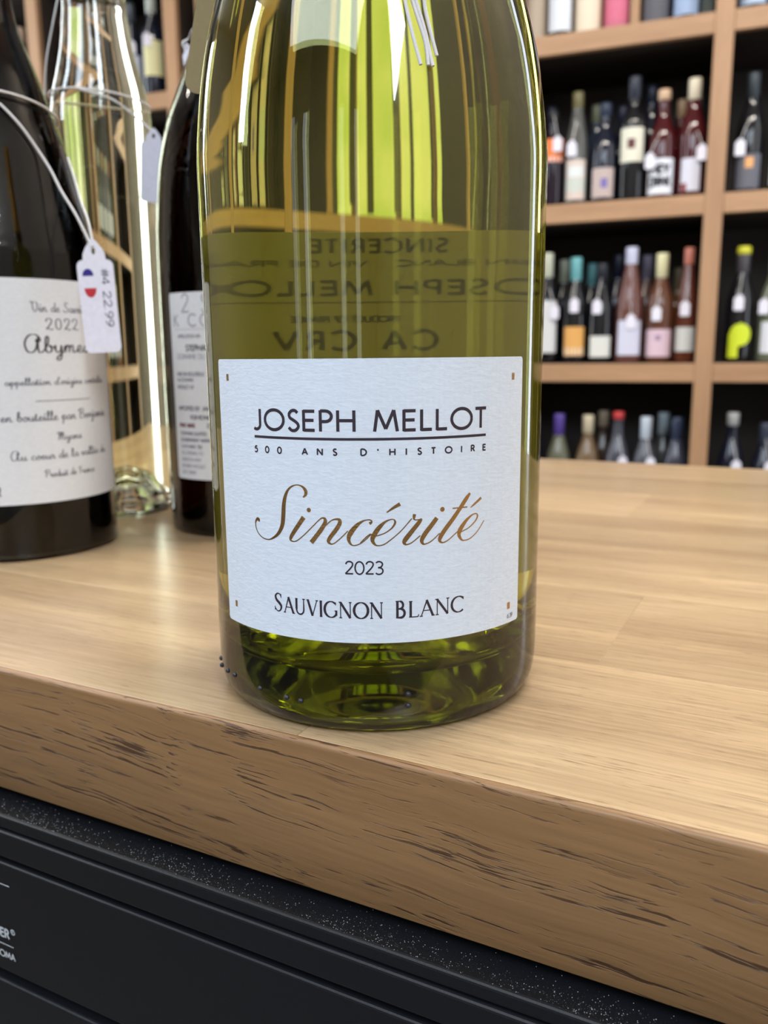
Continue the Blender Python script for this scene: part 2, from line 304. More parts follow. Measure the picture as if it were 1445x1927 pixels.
def wood(name, light, dark, pore, along='X', gs=1.0, rough=0.35, pores=0.5, porescale=(30, 1400), coat=0.0, rand=0.12, bump=0.3, fib=(0.84, 1.12), p1=(0.60, 0.68), p2=(0.44, 0.60), tilt=0.0, warp=0.0008):
    """wood with growth bands, fine fibre and open pores running along one object axis"""
    m, nt, b, o = mat(name); N = nt.nodes; L = nt.links
    tc = N.new('ShaderNodeTexCoord'); oi = N.new('ShaderNodeObjectInfo')
    off = N.new('ShaderNodeVectorMath'); off.operation = 'SCALE'; off.inputs[0].default_value = (13.0, 7.0, 3.0)
    L.new(oi.outputs['Random'], off.inputs['Scale'])
    add = N.new('ShaderNodeVectorMath'); L.new(tc.outputs['Object'], add.inputs[0]); L.new(off.outputs[0], add.inputs[1])
    wn = N.new('ShaderNodeTexNoise'); wn.inputs['Scale'].default_value = 28; wn.inputs['Detail'].default_value = 2; L.new(add.outputs[0], wn.inputs['Vector'])
    ws = N.new('ShaderNodeVectorMath'); ws.operation = 'SCALE'; ws.inputs['Scale'].default_value = warp*2; L.new(wn.outputs['Color'], ws.inputs[0])
    wa = N.new('ShaderNodeVectorMath'); L.new(add.outputs[0], wa.inputs[0]); L.new(ws.outputs[0], wa.inputs[1])
    add = N.new('ShaderNodeVectorRotate'); add.rotation_type = 'Y_AXIS'; add.inputs['Angle'].default_value = -math.radians(tilt); L.new(wa.outputs[0], add.inputs['Vector'])
    def mapped(sl, sc):
        mp = N.new('ShaderNodeMapping'); L.new(add.outputs[0], mp.inputs[0])
        mp.inputs['Scale'].default_value = {'X': (sl, sc, sc), 'Y': (sc, sl, sc), 'Z': (sc, sc, sl)}[along]; return mp
    def noise(mp, det=4, dist=0.0, rg=0.55):
        n = N.new('ShaderNodeTexNoise'); n.inputs['Scale'].default_value = 1.0; n.inputs['Detail'].default_value = det
        n.inputs['Distortion'].default_value = dist; n.inputs['Roughness'].default_value = rg; L.new(mp.outputs[0], n.inputs['Vector']); return n
    band = noise(mapped(3*gs, 38*gs), 3, 0.4); fibre = noise(mapped(22*gs, 900*gs), 3)
    pr = noise(mapped(*porescale), 3, 0.0, 0.6); clus = noise(mapped(10, 170), 2, 0.3)
    cr = N.new('ShaderNodeValToRGB'); cr.color_ramp.elements[0].position = 0.3; cr.color_ramp.elements[1].position = 0.7
    cr.color_ramp.elements[0].color = (*dark, 1); cr.color_ramp.elements[1].color = (*light, 1); L.new(band.outputs['Fac'], cr.inputs[0])
    fr = N.new('ShaderNodeMapRange'); fr.inputs[1].default_value = 0.25; fr.inputs[2].default_value = 0.75; fr.inputs[3].default_value = fib[0]; fr.inputs[4].default_value = fib[1]; L.new(fibre.outputs['Fac'], fr.inputs[0])
    mul = N.new('ShaderNodeVectorMath'); mul.operation = 'SCALE'; L.new(cr.outputs[0], mul.inputs[0]); L.new(fr.outputs[0], mul.inputs['Scale'])
    rr = N.new('ShaderNodeMapRange'); rr.inputs[3].default_value = 1-rand; rr.inputs[4].default_value = 1+rand; L.new(oi.outputs['Random'], rr.inputs[0])
    mul2 = N.new('ShaderNodeVectorMath'); mul2.operation = 'SCALE'; L.new(mul.outputs[0], mul2.inputs[0]); L.new(rr.outputs[0], mul2.inputs['Scale'])
    q1 = N.new('ShaderNodeMapRange'); q1.inputs[1].default_value = p1[0]; q1.inputs[2].default_value = p1[1]; L.new(pr.outputs['Fac'], q1.inputs[0])
    q2 = N.new('ShaderNodeMapRange'); q2.inputs[1].default_value = p2[0]; q2.inputs[2].default_value = p2[1]; L.new(clus.outputs['Fac'], q2.inputs[0])
    pm = N.new('ShaderNodeMath'); pm.operation = 'MULTIPLY'; L.new(q1.outputs[0], pm.inputs[0]); L.new(q2.outputs[0], pm.inputs[1])
    pf = N.new('ShaderNodeMath'); pf.operation = 'MULTIPLY'; L.new(pm.outputs[0], pf.inputs[0]); pf.inputs[1].default_value = pores
    mx = N.new('ShaderNodeMix'); mx.data_type = 'RGBA'; L.new(pf.outputs[0], mx.inputs[0]); L.new(mul2.outputs[0], mx.inputs[6]); mx.inputs[7].default_value = (*pore, 1)
    L.new(mx.outputs[2], b.inputs['Base Color'])
    b.inputs['Roughness'].default_value = rough; b.inputs['Coat Weight'].default_value = coat; b.inputs['Coat Roughness'].default_value = 0.25
    bp = N.new('ShaderNodeBump'); bp.invert = True; bp.inputs['Strength'].default_value = bump; bp.inputs['Distance'].default_value = 0.0003
    sm = N.new('ShaderNodeMath'); L.new(pf.outputs[0], sm.inputs[0]); 
    f2 = N.new('ShaderNodeMath'); f2.operation = 'MULTIPLY'; f2.inputs[1].default_value = 0.25; L.new(fibre.outputs['Fac'], f2.inputs[0]); L.new(f2.outputs[0], sm.inputs[1])
    L.new(sm.outputs[0], bp.inputs['Height']); L.new(bp.outputs[0], b.inputs['Normal'])
    return m
def paper(name, col, transl=0.0, bump=0.35):
    m, nt, b, o = mat(name); N = nt.nodes; L = nt.links
    tc = N.new('ShaderNodeTexCoord')
    mp = N.new('ShaderNodeMapping'); mp.inputs['Scale'].default_value = (520, 520, 1500); L.new(tc.outputs['Object'], mp.inputs[0])
    n = N.new('ShaderNodeTexNoise'); n.inputs['Scale'].default_value = 1.0; n.inputs['Detail'].default_value = 3; n.inputs['Distortion'].default_value = 0.6; L.new(mp.outputs[0], n.inputs['Vector'])
    mr = N.new('ShaderNodeMapRange'); mr.inputs[1].default_value = 0.3; mr.inputs[2].default_value = 0.7; mr.inputs[3].default_value = 0.95; mr.inputs[4].default_value = 1.03; L.new(n.outputs['Fac'], mr.inputs[0])
    vm = N.new('ShaderNodeVectorMath'); vm.operation = 'SCALE'; vm.inputs[0].default_value = col; L.new(mr.outputs[0], vm.inputs['Scale'])
    L.new(vm.outputs[0], b.inputs['Base Color']); b.inputs['Roughness'].default_value = 0.75; b.inputs['Specular IOR Level'].default_value = 0.25
    bp = N.new('ShaderNodeBump'); bp.inputs['Strength'].default_value = bump; bp.inputs['Distance'].default_value = 0.0002; L.new(n.outputs['Fac'], bp.inputs['Height']); L.new(bp.outputs[0], b.inputs['Normal'])
    if transl:
        t = N.new('ShaderNodeBsdfTranslucent'); t.inputs[0].default_value = (*col, 1); ms = N.new('ShaderNodeMixShader'); ms.inputs[0].default_value = transl
        L.new(b.outputs[0], ms.inputs[1]); L.new(t.outputs[0], ms.inputs[2]); L.new(ms.outputs[0], o.inputs['Surface'])
    return m

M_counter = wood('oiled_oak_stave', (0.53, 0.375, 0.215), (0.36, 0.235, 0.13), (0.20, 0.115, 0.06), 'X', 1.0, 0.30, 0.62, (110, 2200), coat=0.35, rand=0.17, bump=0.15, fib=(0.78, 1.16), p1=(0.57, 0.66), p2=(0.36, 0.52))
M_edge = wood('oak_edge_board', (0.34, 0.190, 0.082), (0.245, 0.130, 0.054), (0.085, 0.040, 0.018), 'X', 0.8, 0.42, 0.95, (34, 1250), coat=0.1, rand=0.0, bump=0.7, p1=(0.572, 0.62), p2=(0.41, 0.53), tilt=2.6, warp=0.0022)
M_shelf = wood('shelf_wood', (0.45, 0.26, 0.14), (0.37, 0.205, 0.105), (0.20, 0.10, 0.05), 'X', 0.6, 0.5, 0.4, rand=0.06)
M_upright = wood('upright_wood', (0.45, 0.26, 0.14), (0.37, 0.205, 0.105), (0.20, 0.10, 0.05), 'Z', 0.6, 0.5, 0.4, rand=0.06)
M_inner = wood('dark_inner_board', (0.035, 0.022, 0.016), (0.022, 0.014, 0.010), (0.01, 0.006, 0.004), 'X', 0.6, 0.7, 0.4)  # boards behind the front edges, much darker than the edge wood
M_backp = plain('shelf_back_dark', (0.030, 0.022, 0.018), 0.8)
M_ink = plain('label_ink', (0.030, 0.020, 0.032), 0.5)
M_inkgrey = plain('grey_ink', (0.10, 0.10, 0.13), 0.6)
M_inkmid = plain('mid_grey_ink', (0.22, 0.22, 0.27), 0.6)
M_inkpale = plain('pale_grey_ink', (0.30, 0.30, 0.36), 0.6)
M_inkred = plain('dark_red_ink', (0.16, 0.05, 0.06), 0.6)
M_foil = plain('gold_foil', (0.50, 0.31, 0.13), 0.28, 1.0, bump=0.6, bscale=2500)
M_label = paper('textured_label_paper', (0.71, 0.775, 0.87))
M_label2 = paper('smooth_label_paper', (0.72, 0.73, 0.76), bump=0.1)
M_backlabel = paper('back_label_paper', (0.50, 0.49, 0.31), transl=0.8, bump=0.1)
M_tag = paper('price_tag_card', (0.78, 0.76, 0.86), bump=0.05)
M_tagolive = paper('olive_tag_card', (0.26, 0.20, 0.10), bump=0.1)  # even olive brown card, darker than the other tags
M_twine = plain('white_twine', (0.74, 0.72, 0.72), 0.8, bump=0.5, bscale=3000)
M_green = glass('leaf_green_glass', 1.52, (74, 70, 290))
M_wine = glass('white_wine', 1.34, (2.2, 2.6, 9.0))
M_dark = glass('dark_bottle_glass', 1.50, (200, 260, 320))
M_olive = glass('brown_olive_glass', 1.50, (75, 105, 210))
M_clear = glass('clear_glass', 1.50, (4, 2, 7))
M_palewine = glass('pale_wine', 1.34, (2.0, 2.0, 9.0))
M_cork = plain('cork', (0.45, 0.30, 0.17), 0.8, bump=0.5, bscale=900)
M_caps = plain('dark_capsule', (0.02, 0.02, 0.03), 0.35)
M_goldlip = plain('gold_band', (0.60, 0.33, 0.08), 0.3, 0.8)
M_black = plain('black_coated_metal', (0.006, 0.0068, 0.009), 0.42, 0.0, 0.35, bump=0.25, bscale=1800)
M_blackgap = plain('black_recess', (0.004, 0.004, 0.004), 0.8)
M_dust = plain('dust_speck', (0.45, 0.47, 0.50), 0.9)
M_logo = plain('pale_grey_lettering', (0.50, 0.53, 0.56), 0.5)
M_wall = plain('plaster', (0.42, 0.37, 0.32), 0.9, bump=0.3, bscale=60)
M_ceil = plain('ceiling_paint', (0.62, 0.60, 0.57), 0.9)
M_floor = wood('floor_boards', (0.10, 0.09, 0.085), (0.07, 0.062, 0.06), (0.03, 0.03, 0.03), 'X', 0.4, 0.4, 0.4)

# ------------------------------------------------------------------ room

def rbox(name, ext, m, kind='structure', bev=0):
    o = box(name, ext, m, None, bev); o.rotation_euler = (0, 0, SH_ROT); o['kind'] = kind; return o
BW = SB + 0.40                         # inner face of the back wall
DV = -1.368
WS0, WS1, WZ0, WZ1 = -1.60, -0.69, 1.40, 2.45
rbox('floor', (-3.1, 1.1, -2.4, BW+0.15, -0.1, 0.0), M_floor)
rbox('ceiling', (-3.1, 1.1, -2.4, BW+0.15, 2.72, 2.82), M_ceil)
rbox('wall_left', (-3.1, -3.0, -2.4, BW+0.15, 0.0, 2.72), M_wall)
rbox('wall_right', (1.0, 1.1, -2.4, BW+0.15, 0.0, 2.72), M_wall)
rbox('wall_front', (-3.0, 1.0, -2.4, -2.3, 0.0, 2.72), M_wall)
bm = bmesh.new()
for x0, x1, z0, z1 in [(-3.0, WS0, 0, 2.72), (WS1, 1.0, 0, 2.72), (WS0, WS1, 0, WZ0), (WS0, WS1, WZ1, 2.72)]:
    me = box_mesh(x0, x1, BW, BW+0.12, z0, z1); bm.from_mesh(me)
me = bpy.data.meshes.new('m'); bm.to_mesh(me); bm.free()
o = link('wall_back', me, M_wall); o.rotation_euler = (0, 0, SH_ROT); o['kind'] = 'structure'

# the window with daylight behind its panes
m_day, nt, b_, o_ = mat('daylit_pane')
nt.nodes.remove(b_); em = nt.nodes.new('ShaderNodeEmission'); tc = nt.nodes.new('ShaderNodeTexCoord')
nz = nt.nodes.new('ShaderNodeTexNoise'); nz.inputs['Scale'].default_value = 5.0; nz.inputs['Detail'].default_value = 3
cr = nt.nodes.new('ShaderNodeValToRGB'); cr.color_ramp.elements[0].position = 0.35; cr.color_ramp.elements[1].position = 0.65
cr.color_ramp.elements[0].color = (0.55, 0.75, 0.20, 1); cr.color_ramp.elements[1].color = (0.95, 1.0, 0.62, 1)
nt.links.new(tc.outputs['Object'], nz.inputs['Vector']); nt.links.new(nz.outputs['Fac'], cr.inputs[0])
nt.links.new(cr.outputs[0], em.inputs[0]); em.inputs[1].default_value = WIN; nt.links.new(em.outputs[0], o_.inputs[0])
win = empty('window_1', room(0, BW, 0), SH_ROT); win['kind'] = 'structure'
box('window_frame', (WS0, WS0+0.03, 0.0, 0.05, WZ0, WZ1), M_upright, win, 0.003)
box('window_frame', (WS1-0.03, WS1, 0.0, 0.05, WZ0, WZ1), M_upright, win, 0.003)
box('window_frame', (WS0+0.03, WS1-0.03, 0.0, 0.05, WZ0, WZ0+0.03), M_shelf, win, 0.003)
box('window_frame', (WS0+0.03, WS1-0.03, 0.0, 0.05, WZ1-0.03, WZ1), M_shelf, win, 0.003)
nb = 4; pw = (WS1-WS0-0.06)/nb
for k in range(nb):
    x0 = WS0+0.03+k*pw
    box('pane', (x0, x0+pw, 0.022, 0.028, WZ0+0.03, WZ1-0.03), m_day, win)
    if k: box('mullion', (x0-0.012, x0+0.012, 0.0, 0.02, WZ0+0.03, WZ1-0.03), M_upright, win, 0.002)
bl = empty('vertical_blind', room(0, BW-0.04, 0), SH_ROT)
tag(bl, 'vertical blind of narrow dark slats before the daylit window seen through the front bottle', 'blind')
box('head_rail', (WS0, WS1, -0.015, 0.015, WZ1-0.04, WZ1), M_blackgap, bl, 0.002)
m_sl = plain('blind_slat', (0.10, 0.10, 0.05), 0.6)
x = WS0+0.03
while x < WS1-0.03:
    wd = rnd.choice([0.010, 0.018, 0.028]); me = box_mesh(-wd/2, wd/2, -0.001, 0.001, WZ0+0.01+rnd.random()*0.05, WZ1-0.04)
    link('slat', me, m_sl, bl, loc=(x+wd/2, 0, 0), rot=(0, 0, rnd.uniform(-0.5, 0.5))); x += wd+rnd.choice([0.055, 0.075, 0.10])

# ------------------------------------------------------------------ shelving
sh = empty('wine_shelving', room(0, SB, 0), SH_ROT)
tag(sh, 'tall brown wooden wine shelving with square compartments full of bottles', 'shelving')
POSTS = [-0.01+0.485*k for k in range(-5, 3)]
TOPS = [CZ+z for z in (-0.802, -0.416, -0.03, 0.356, 0.742, 1.128)]
LIP = 0.02
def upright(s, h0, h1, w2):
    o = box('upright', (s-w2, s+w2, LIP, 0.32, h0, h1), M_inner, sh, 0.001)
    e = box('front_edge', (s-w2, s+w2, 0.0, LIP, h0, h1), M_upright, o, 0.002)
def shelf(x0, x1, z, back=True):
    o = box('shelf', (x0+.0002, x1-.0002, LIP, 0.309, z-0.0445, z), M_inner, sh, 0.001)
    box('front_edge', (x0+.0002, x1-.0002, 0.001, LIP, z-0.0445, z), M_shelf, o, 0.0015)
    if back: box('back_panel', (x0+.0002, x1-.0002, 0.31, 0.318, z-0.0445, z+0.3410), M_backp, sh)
for k, s in enumerate(POSTS): upright(s, 0.0, TOPS[3]-0.045 if k == 3 else 2.25, 0.0205)
for i, s in enumerate(POSTS[1:]):
    if i+1 == 3 or i+1 == 4:
        for z in TOPS[:3]: shelf(POSTS[i]+0.0205, s-0.0205, z)
    else:
        for z in TOPS: shelf(POSTS[i]+0.0205, s-0.0205, z)
shelf(POSTS[2]+0.0205, POSTS[4]-0.0205, TOPS[3], False)
for x0, x1 in ((POSTS[2]+0.0205, DV-0.011), (WS1+0.011, POSTS[4]-0.0205)):
    for z in TOPS[4:]: shelf(x0, x1, z)
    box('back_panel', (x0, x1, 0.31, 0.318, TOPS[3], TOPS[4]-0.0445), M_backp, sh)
for s in (DV, WS1): upright(s, TOPS[3]+0.0005, 2.25, 0.011)

# ------------------------------------------------------------------ countertop
CR = -math.radians(27)
ct = empty('countertop', (0, 0, TOP), CR)
tag(ct, 'thick oak countertop of glued staves with a rounded worn front edge', 'countertop')
P0, P1, TH = 0.146, 0.6575, 0.0372
def edge_board():
    bm = bmesh.new(); r = 0.0014
    prof = [(P0+0.0016, -TH), (P0+0.0006, -TH), (P0, -TH+0.0006)] + [(P0+r-r*math.cos(a), -r+r*math.sin(a)) for a in [math.pi/2*k/6 for k in range(7)]] + [(P0+0.0016, 0)]
    n = 340; rows = []
    for i in range(n+1):
        u = -0.32+0.5*i/n if 0 < i < n else (-0.9 if i == 0 else 0.75)
        chip = max(0, math.sin(u*91)+math.sin(u*213+1)+math.sin(u*457+2)-1.5)*0.00012 if 0 < i < n else 0
        row = []
        for k, (p, z) in enumerate(prof):
            dd = 1.0 if 3 <= k <= 8 else 0.0
            row.append(bm.verts.new((u, p+chip*dd*0.8, z-chip*dd*0.8)))
        rows.append(row)
    for a, b in zip(rows, rows[1:]):
        for k in range(len(prof)-1): bm.faces.new((a[k], a[k+1], b[k+1], b[k]))
        bm.faces.new((a[-1], a[0], b[0], b[-1]))
    bm.faces.new(rows[0]); bm.faces.new(rows[-1][::-1])
    return frombm(bm)
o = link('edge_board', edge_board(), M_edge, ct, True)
for p in o.data.polygons: p.use_smooth = True
rows_n = 7; pwid = (P1-P0-0.0016)/rows_n
for r in range(rows_n):
    y0 = P0+0.0016+r*pwid; cuts = [-0.9]
    u = -0.9+rnd.uniform(0.15, 0.4)
    while u < 0.6: cuts.append(u); u += rnd.uniform(0.32, 0.5)
    if r == 0: cuts = [-0.9, -0.52, -0.098, 0.30]
    cuts.append(0.75)
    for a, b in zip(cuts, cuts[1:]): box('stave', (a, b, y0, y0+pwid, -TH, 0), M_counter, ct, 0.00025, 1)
cc = empty('counter_cabinet', (0, 0, 0), CR); tag(cc, 'dark side panels that carry the oak countertop', 'cabinet')
for u in (-0.88, 0.71): box('side_panel', (u, u+0.02, P0+0.02, P1-0.02, 0.0, TOP-TH), M_blackgap, cc, 0.001)
box('rear_panel', (-0.86, 0.71, P1-0.04, P1-0.02, 0.0, TOP-TH), M_blackgap, cc, 0.001)

# ------------------------------------------------------------------ black appliance under the counter
AP = 0.1395
ap = empty('wine_cooler', (0, 0, 0), CR); tag(ap, 'black metal appliance under the oak counter with ridged trim and pale lettering', 'appliance')
zt = CZ-0.1255
def bar(name, p0, z0, z1, bev, m=M_black): return box(name, (-0.8, 0.69, p0, 0.2, CZ+z0, CZ+z1), m, ap, bev, 3)
box('body', (-0.8, 0.69, AP+0.004, 0.60, 0.0, zt-0.0004), M_blackgap, ap, 0.001)
bar('top_trim', AP, -0.1296, -0.1255, 0.0009)
bar('trim_strip', AP-0.0006, -0.1384, -0.1300, 0.0009)
bar('front_panel', AP-0.0004, -0.1764, -0.1402, 0.0009)
bar('front_panel', AP-0.0004, -0.2160, -0.1799, 0.0009)
bar('front_panel', AP-0.0004, -0.55, -0.2195, 0.0009)
fl = lambda u, v: (u, AP-0.0006, CZ+v)
V, F = [], []
text_into(V, F, 'OER', CAPS, fl, -0.1929, -0.1645, 0.0029, 0.00065, anchor='r', spacing=0.0002)
for k in range(1): ribbon(V, F, [(-0.1913+0.0008*math.cos(a), -0.1617+0.0008*math.sin(a), 0.0003) for a in [2*math.pi*j/12 for j in range(13)]], fl)
text_into(V, F, 'R', CAPS, fl, -0.1916, -0.1621, 0.0009, 0.0002)
text_into(V, F, 'SOMA', CAPS, fl, -0.1914, -0.1712, 0.0021, 0.0004, anchor='r', spacing=0.0002)
ribbon(V, F, [(-0.24, -0.1668, 0.0003), (-0.1916, -0.1668, 0.0003)], fl)
ribbon(V, F, [(-0.24, -0.1470, 0.0003), (-0.1908, -0.1470, 0.0003)], fl)
o = print_obj('lettering', V, F, M_logo, ap); tag(o, 'pale grey lettering')
V, F = [], []
for k in range(6500):
    u = rnd.uniform(-0.24, 0.13); p = AP+0.0008+abs(rnd.gauss(0.002, 0.0028)); 
    if rnd.random() > 0.45+0.55*math.sin(u*60)**2: continue
    s = rnd.choice([0.00003, 0.00003, 0.00005, 0.00006, 0.00012]); a = rnd.uniform(0, 6.28); b0 = len(V)
    for j in range(3): V.append((u+s*math.cos(a+2.1*j), p+s*math.sin(a+2.1*j), zt+0.00002))
    V.append((u, p, zt+s*1.1)); F += [(b0, b0+1, b0+3), (b0+1, b0+2, b0+3), (b0+2, b0, b0+3)]
o = print_obj('dust', V, F, M_dust, ap); o['kind'] = 'stuff'; tag(o, 'pale dust specks')

# ------------------------------------------------------------------ the bottles on the counter
def smooth_prof(p, n=5): return [(max(0, a), b) for a, b in catmull(p, n)]
def mm(L): return [(a/1000, b/1000) for a, b in L]
def stopper(root, r, z0, z1, m, cork_r):
    link('cork', lathe_mesh([(0, z1-0.055), (cork_r, z1-0.055), (cork_r, z1-0.001), (0, z1-0.001)], 32), M_cork, root, True)
    link('capsule', lathe_mesh(smooth_prof([(r, z0), (r+0.0004, z0+0.02), (r+0.0004, z1-0.01), (r+0.001, z1-0.003)], 3)+[(r+0.0008, z1+0.0012), (0, z1+0.0014)], 48), m, root, True)

# front bottle
mb = empty('wine_bottle', (-0.002, 0.216, TOP))
tag(mb, 'green bottle of white wine with a textured pale label, nearest on the counter', 'bottle', 'wine bottles on the counter')
outer = [(0, 22), (8, 21.2), (16, 17.5), (23, 11.5), (29, 5.5), (33, 1.2), (36.5, 0), (39.2, 0.6), (41.0, 2.6), (41.9, 6), (42.25, 12), (42.3, 30), (42.3, 80), (42.3, 120), (42.2, 131), (41.4, 140), (40.3, 148), (38.9, 155), (36.2, 165), (31.4, 180), (24.6, 200), (18.6, 220), (15.5, 238), (14.4, 258), (14.0, 290), (14.3, 297)]
inner = [(0, 34), (9, 32.5), (17, 28.5), (24, 22), (30, 15.5), (34, 13.5), (37, 15), (39.2, 20), (40.1, 31), (40.3, 60), (40.3, 120), (40.1, 132), (39.3, 141), (38.1, 149), (36.6, 156), (33.8, 166), (29, 181), (21.4, 201), (15.6, 221), (12.4, 239), (11.2, 259), (10.4, 292)]
op = smooth_prof(mm(outer), 4); ip = smooth_prof(mm(inner), 4)
me = lathe_mesh(op + [(0.0142, 0.299), (0.0125, 0.3002), (0.0106, 0.299)] + ip[::-1], 128)
link('glass', me, M_green, mb, True)
wp = [(r+0.00006, z-0.00006) if r > 0 else (0, z-0.00006) for r, z in ip if z < 0.262]
link('wine', lathe_mesh(wp + [(0, wp[-1][1])], 128), M_wine, mb, True)
stopper(mb, 0.0148, 0.232, 0.301, M_goldlip, 0.0098)
lb = link('label', label_sheet(0.0424, -0.0420, 0.0386, 0.0227, 0.0843), M_label, mb)
fn = cyl_fn(0.04256)
def q(name, s, font, u, v, h, wt, m, par, **kw): return text_obj(name, s, font, fn, u/1000, v/1000, h/1000, wt/1000, m, par, **kw)
q('lettering', 'JOSEPH MELLOT', CAPS, -28.3, 69.2, 4.45, .68, M_ink, lb, width=0.0545, spacing=0.0006)
V, F = [], []; ribbon(V, F, [(-0.0284+0.0544*k/40, 0.0676, 0.00055) for k in range(41)], fn); print_obj('underline', V, F, M_ink, lb)
q('lettering', "500 ANS D'HISTOIRE", CAPS, -28.5, 64.2, 1.35, .33, M_ink, lb, width=0.0546, spacing=0.0018)
SINC = [[(-15.82, 54.92, 0.25), (-15.4, 55.26, 0.47), (-15.08, 55.83, 0.68), (-15.26, 56.56, 0.68), (-15.91, 57.23, 0.43), (-17.07, 57.56, 0.18), (-18.45, 57.19, 0.32), (-19.56, 56.23, 0.5), (-20.32, 54.68, 0.75), (-20.73, 52.77, 0.93), (-20.92, 50.68, 0.97), (-21.18, 48.76, 0.93), (-21.74, 47.37, 0.82), (-22.67, 46.13, 0.64), (-23.91, 45.23, 0.43), (-25.29, 44.69, 0.21), (-26.96, 44.87, 0.18), (-28.27, 45.68, 0.2), (-28.98, 46.76, 0.23), (-29.18, 47.71, 0.29), (-29.05, 48.51, 0.43), (-28.49, 49.06, 0.64), (-28.04, 48.86, 0.61), (-28.17, 48.51, 0.43)], [(-15.79, 50.53, 0.97), (-16.83, 49.11, 0.9), (-18.15, 47.31, 0.86), (-19.06, 45.91, 0.75), (-19.2, 45.23, 0.47), (-18.56, 44.94, 0.21), (-17.58, 45.21, 0.21), (-15.87, 46.54, 0.18), (-13.79, 48.55, 0.18), (-12.17, 50.13, 0.23), (-11.39, 50.6, 0.32), (-10.82, 50.34, 0.61), (-10.88, 49.45, 0.82), (-11.84, 47.91, 0.9), (-13.06, 46.34, 0.9), (-14.13, 45.02, 0.97)], [(-10.75, 48.89, 0.18), (-9.49, 50.06, 0.21), (-8.35, 50.46, 0.36), (-7.61, 50.26, 0.64), (-7.59, 49.47, 0.82), (-8.4, 48.14, 0.86), (-9.66, 46.51, 0.82), (-10.16, 45.55, 0.68), (-9.7, 44.98, 0.36), (-8.84, 45.14, 0.21), (-7.31, 46.41, 0.21), (-5.8, 47.93, 0.21)], [(-1.13, 49.54, 0.61), (-0.71, 49.85, 0.43), (-0.75, 50.24, 0.25), (-1.39, 50.41, 0.18), (-2.66, 50.06, 0.39), (-3.95, 49.07, 0.79), (-5.16, 47.57, 1.0), (-5.64, 46.45, 0.82), (-5.48, 45.43, 0.54), (-4.79, 44.78, 0.25), (-3.65, 44.95, 0.21), (-2.36, 45.74, 0.21), (-0.7, 47.32, 0.21)], [(-3.12, 45.35, 0.23), (-1.91, 46.57, 0.23), (-0.91, 47.37, 0.23)], [(0.26, 46.86, 0.16), (1.05, 47.05, 0.19), (2.28, 47.53, 0.23), (3.63, 48.5, 0.31), (4.35, 49.59, 0.43), (4.2, 50.26, 0.27), (3.55, 50.41, 0.19), (2.3, 49.94, 0.43), (0.91, 48.66, 0.86), (-0.17, 47.06, 0.97), (-0.54, 46.06, 0.82), (-0.19, 45.18, 0.51), (0.59, 44.73, 0.25), (2.02, 45.01, 0.23), (3.81, 46.28, 0.23), (5.62, 47.83, 0.19), (7.23, 49.58, 0.19), (8.0, 50.45, 0.23)], [(8.61, 51.37, 0.66), (8.49, 50.73, 0.58), (8.55, 50.22, 0.27), (9.26, 50.09, 0.23), (10.18, 50.24, 0.27)], [(10.18, 50.32, 0.39), (9.63, 49.56, 0.82), (8.23, 47.92, 0.9), (6.71, 46.07, 0.97), (6.3, 45.27, 0.74), (6.81, 44.78, 0.31), (8.02, 45.19, 0.23), (9.87, 46.61, 0.23)], [(13.65, 50.26, 0.9), (12.37, 48.68, 0.93), (10.95, 46.95, 0.97), (10.24, 45.67, 0.86), (10.36, 44.91, 0.54), (10.9, 44.65, 0.27), (12.38, 45.22, 0.23), (14.3, 46.81, 0.23)], [(21.82, 55.07, 0.47), (20.86, 53.99, 0.86), (19.45, 52.18, 0.86), (17.62, 49.89, 0.9), (15.66, 47.61, 0.93), (14.57, 46.07, 0.9), (14.31, 45.23, 0.66), (14.97, 44.68, 0.31), (16.29, 45.09, 0.23), (18.68, 46.82, 0.23)], [(17.38, 52.06, 0.27), (18.98, 52.06, 0.23), (21.12, 52.07, 0.27)], [(19.62, 46.66, 0.19), (21.67, 47.43, 0.23), (23.41, 48.79, 0.31), (23.91, 49.77, 0.39), (23.52, 50.31, 0.23), (22.38, 50.11, 0.31), (20.79, 48.97, 0.7), (19.38, 47.26, 0.97), (19.03, 46.06, 0.78), (19.47, 45.14, 0.51), (20.19, 44.65, 0.23), (21.94, 44.9, 0.23), (23.97, 46.33, 0.19), (25.8, 48.51, 0.16)], [(2.58, 51.94, 0.23), (4.06, 52.94, 0.54), (5.45, 53.72, 0.74)], [(21.98, 51.84, 0.19), (23.36, 52.73, 0.47), (24.9, 53.74, 0.58)], [(-14.52, 52.2, 0.98), (-14.47, 52.23, 0.98)], [(14.93, 52.04, 1.07), (14.98, 52.07, 1.07)]]
V, F = [], []
for st in SINC:
    if len(st) == 2 and abs(st[0][0]-st[1][0]) < .1: disc(V, F, st[0][0]/1000, st[0][1]/1000, st[0][2]/2000, fn, 14); continue
    ribbon(V, F, [(a/1000, b/1000, max(c*1.08, .24)/1000) for a, b, c in catmull(st, 6)], fn)
o = print_obj('script_lettering', V, F, M_foil, lb); tag(o, 'gold foil script lettering')
q('lettering', '2023', CAPS, -6.6, 38.35, 2.85, .34, M_ink, lb, width=0.0086)
V, F = [], []
text_into(V, F, 'S', ROMAN, fn, -0.0243, 0.0284, 0.0042, 0.00056, anchor='l')
text_into(V, F, 'AUVIGNON', ROMAN, fn, -0.0217, 0.0284, 0.0036, 0.00054, width=0.0235)
text_into(V, F, 'B', ROMAN, fn, 0.0042, 0.0284, 0.0038, 0.00056)
text_into(V, F, 'LANC', ROMAN, fn, 0.0071, 0.0284, 0.0036, 0.00054, width=0.0136)
print_obj('lettering', V, F, M_ink, lb)
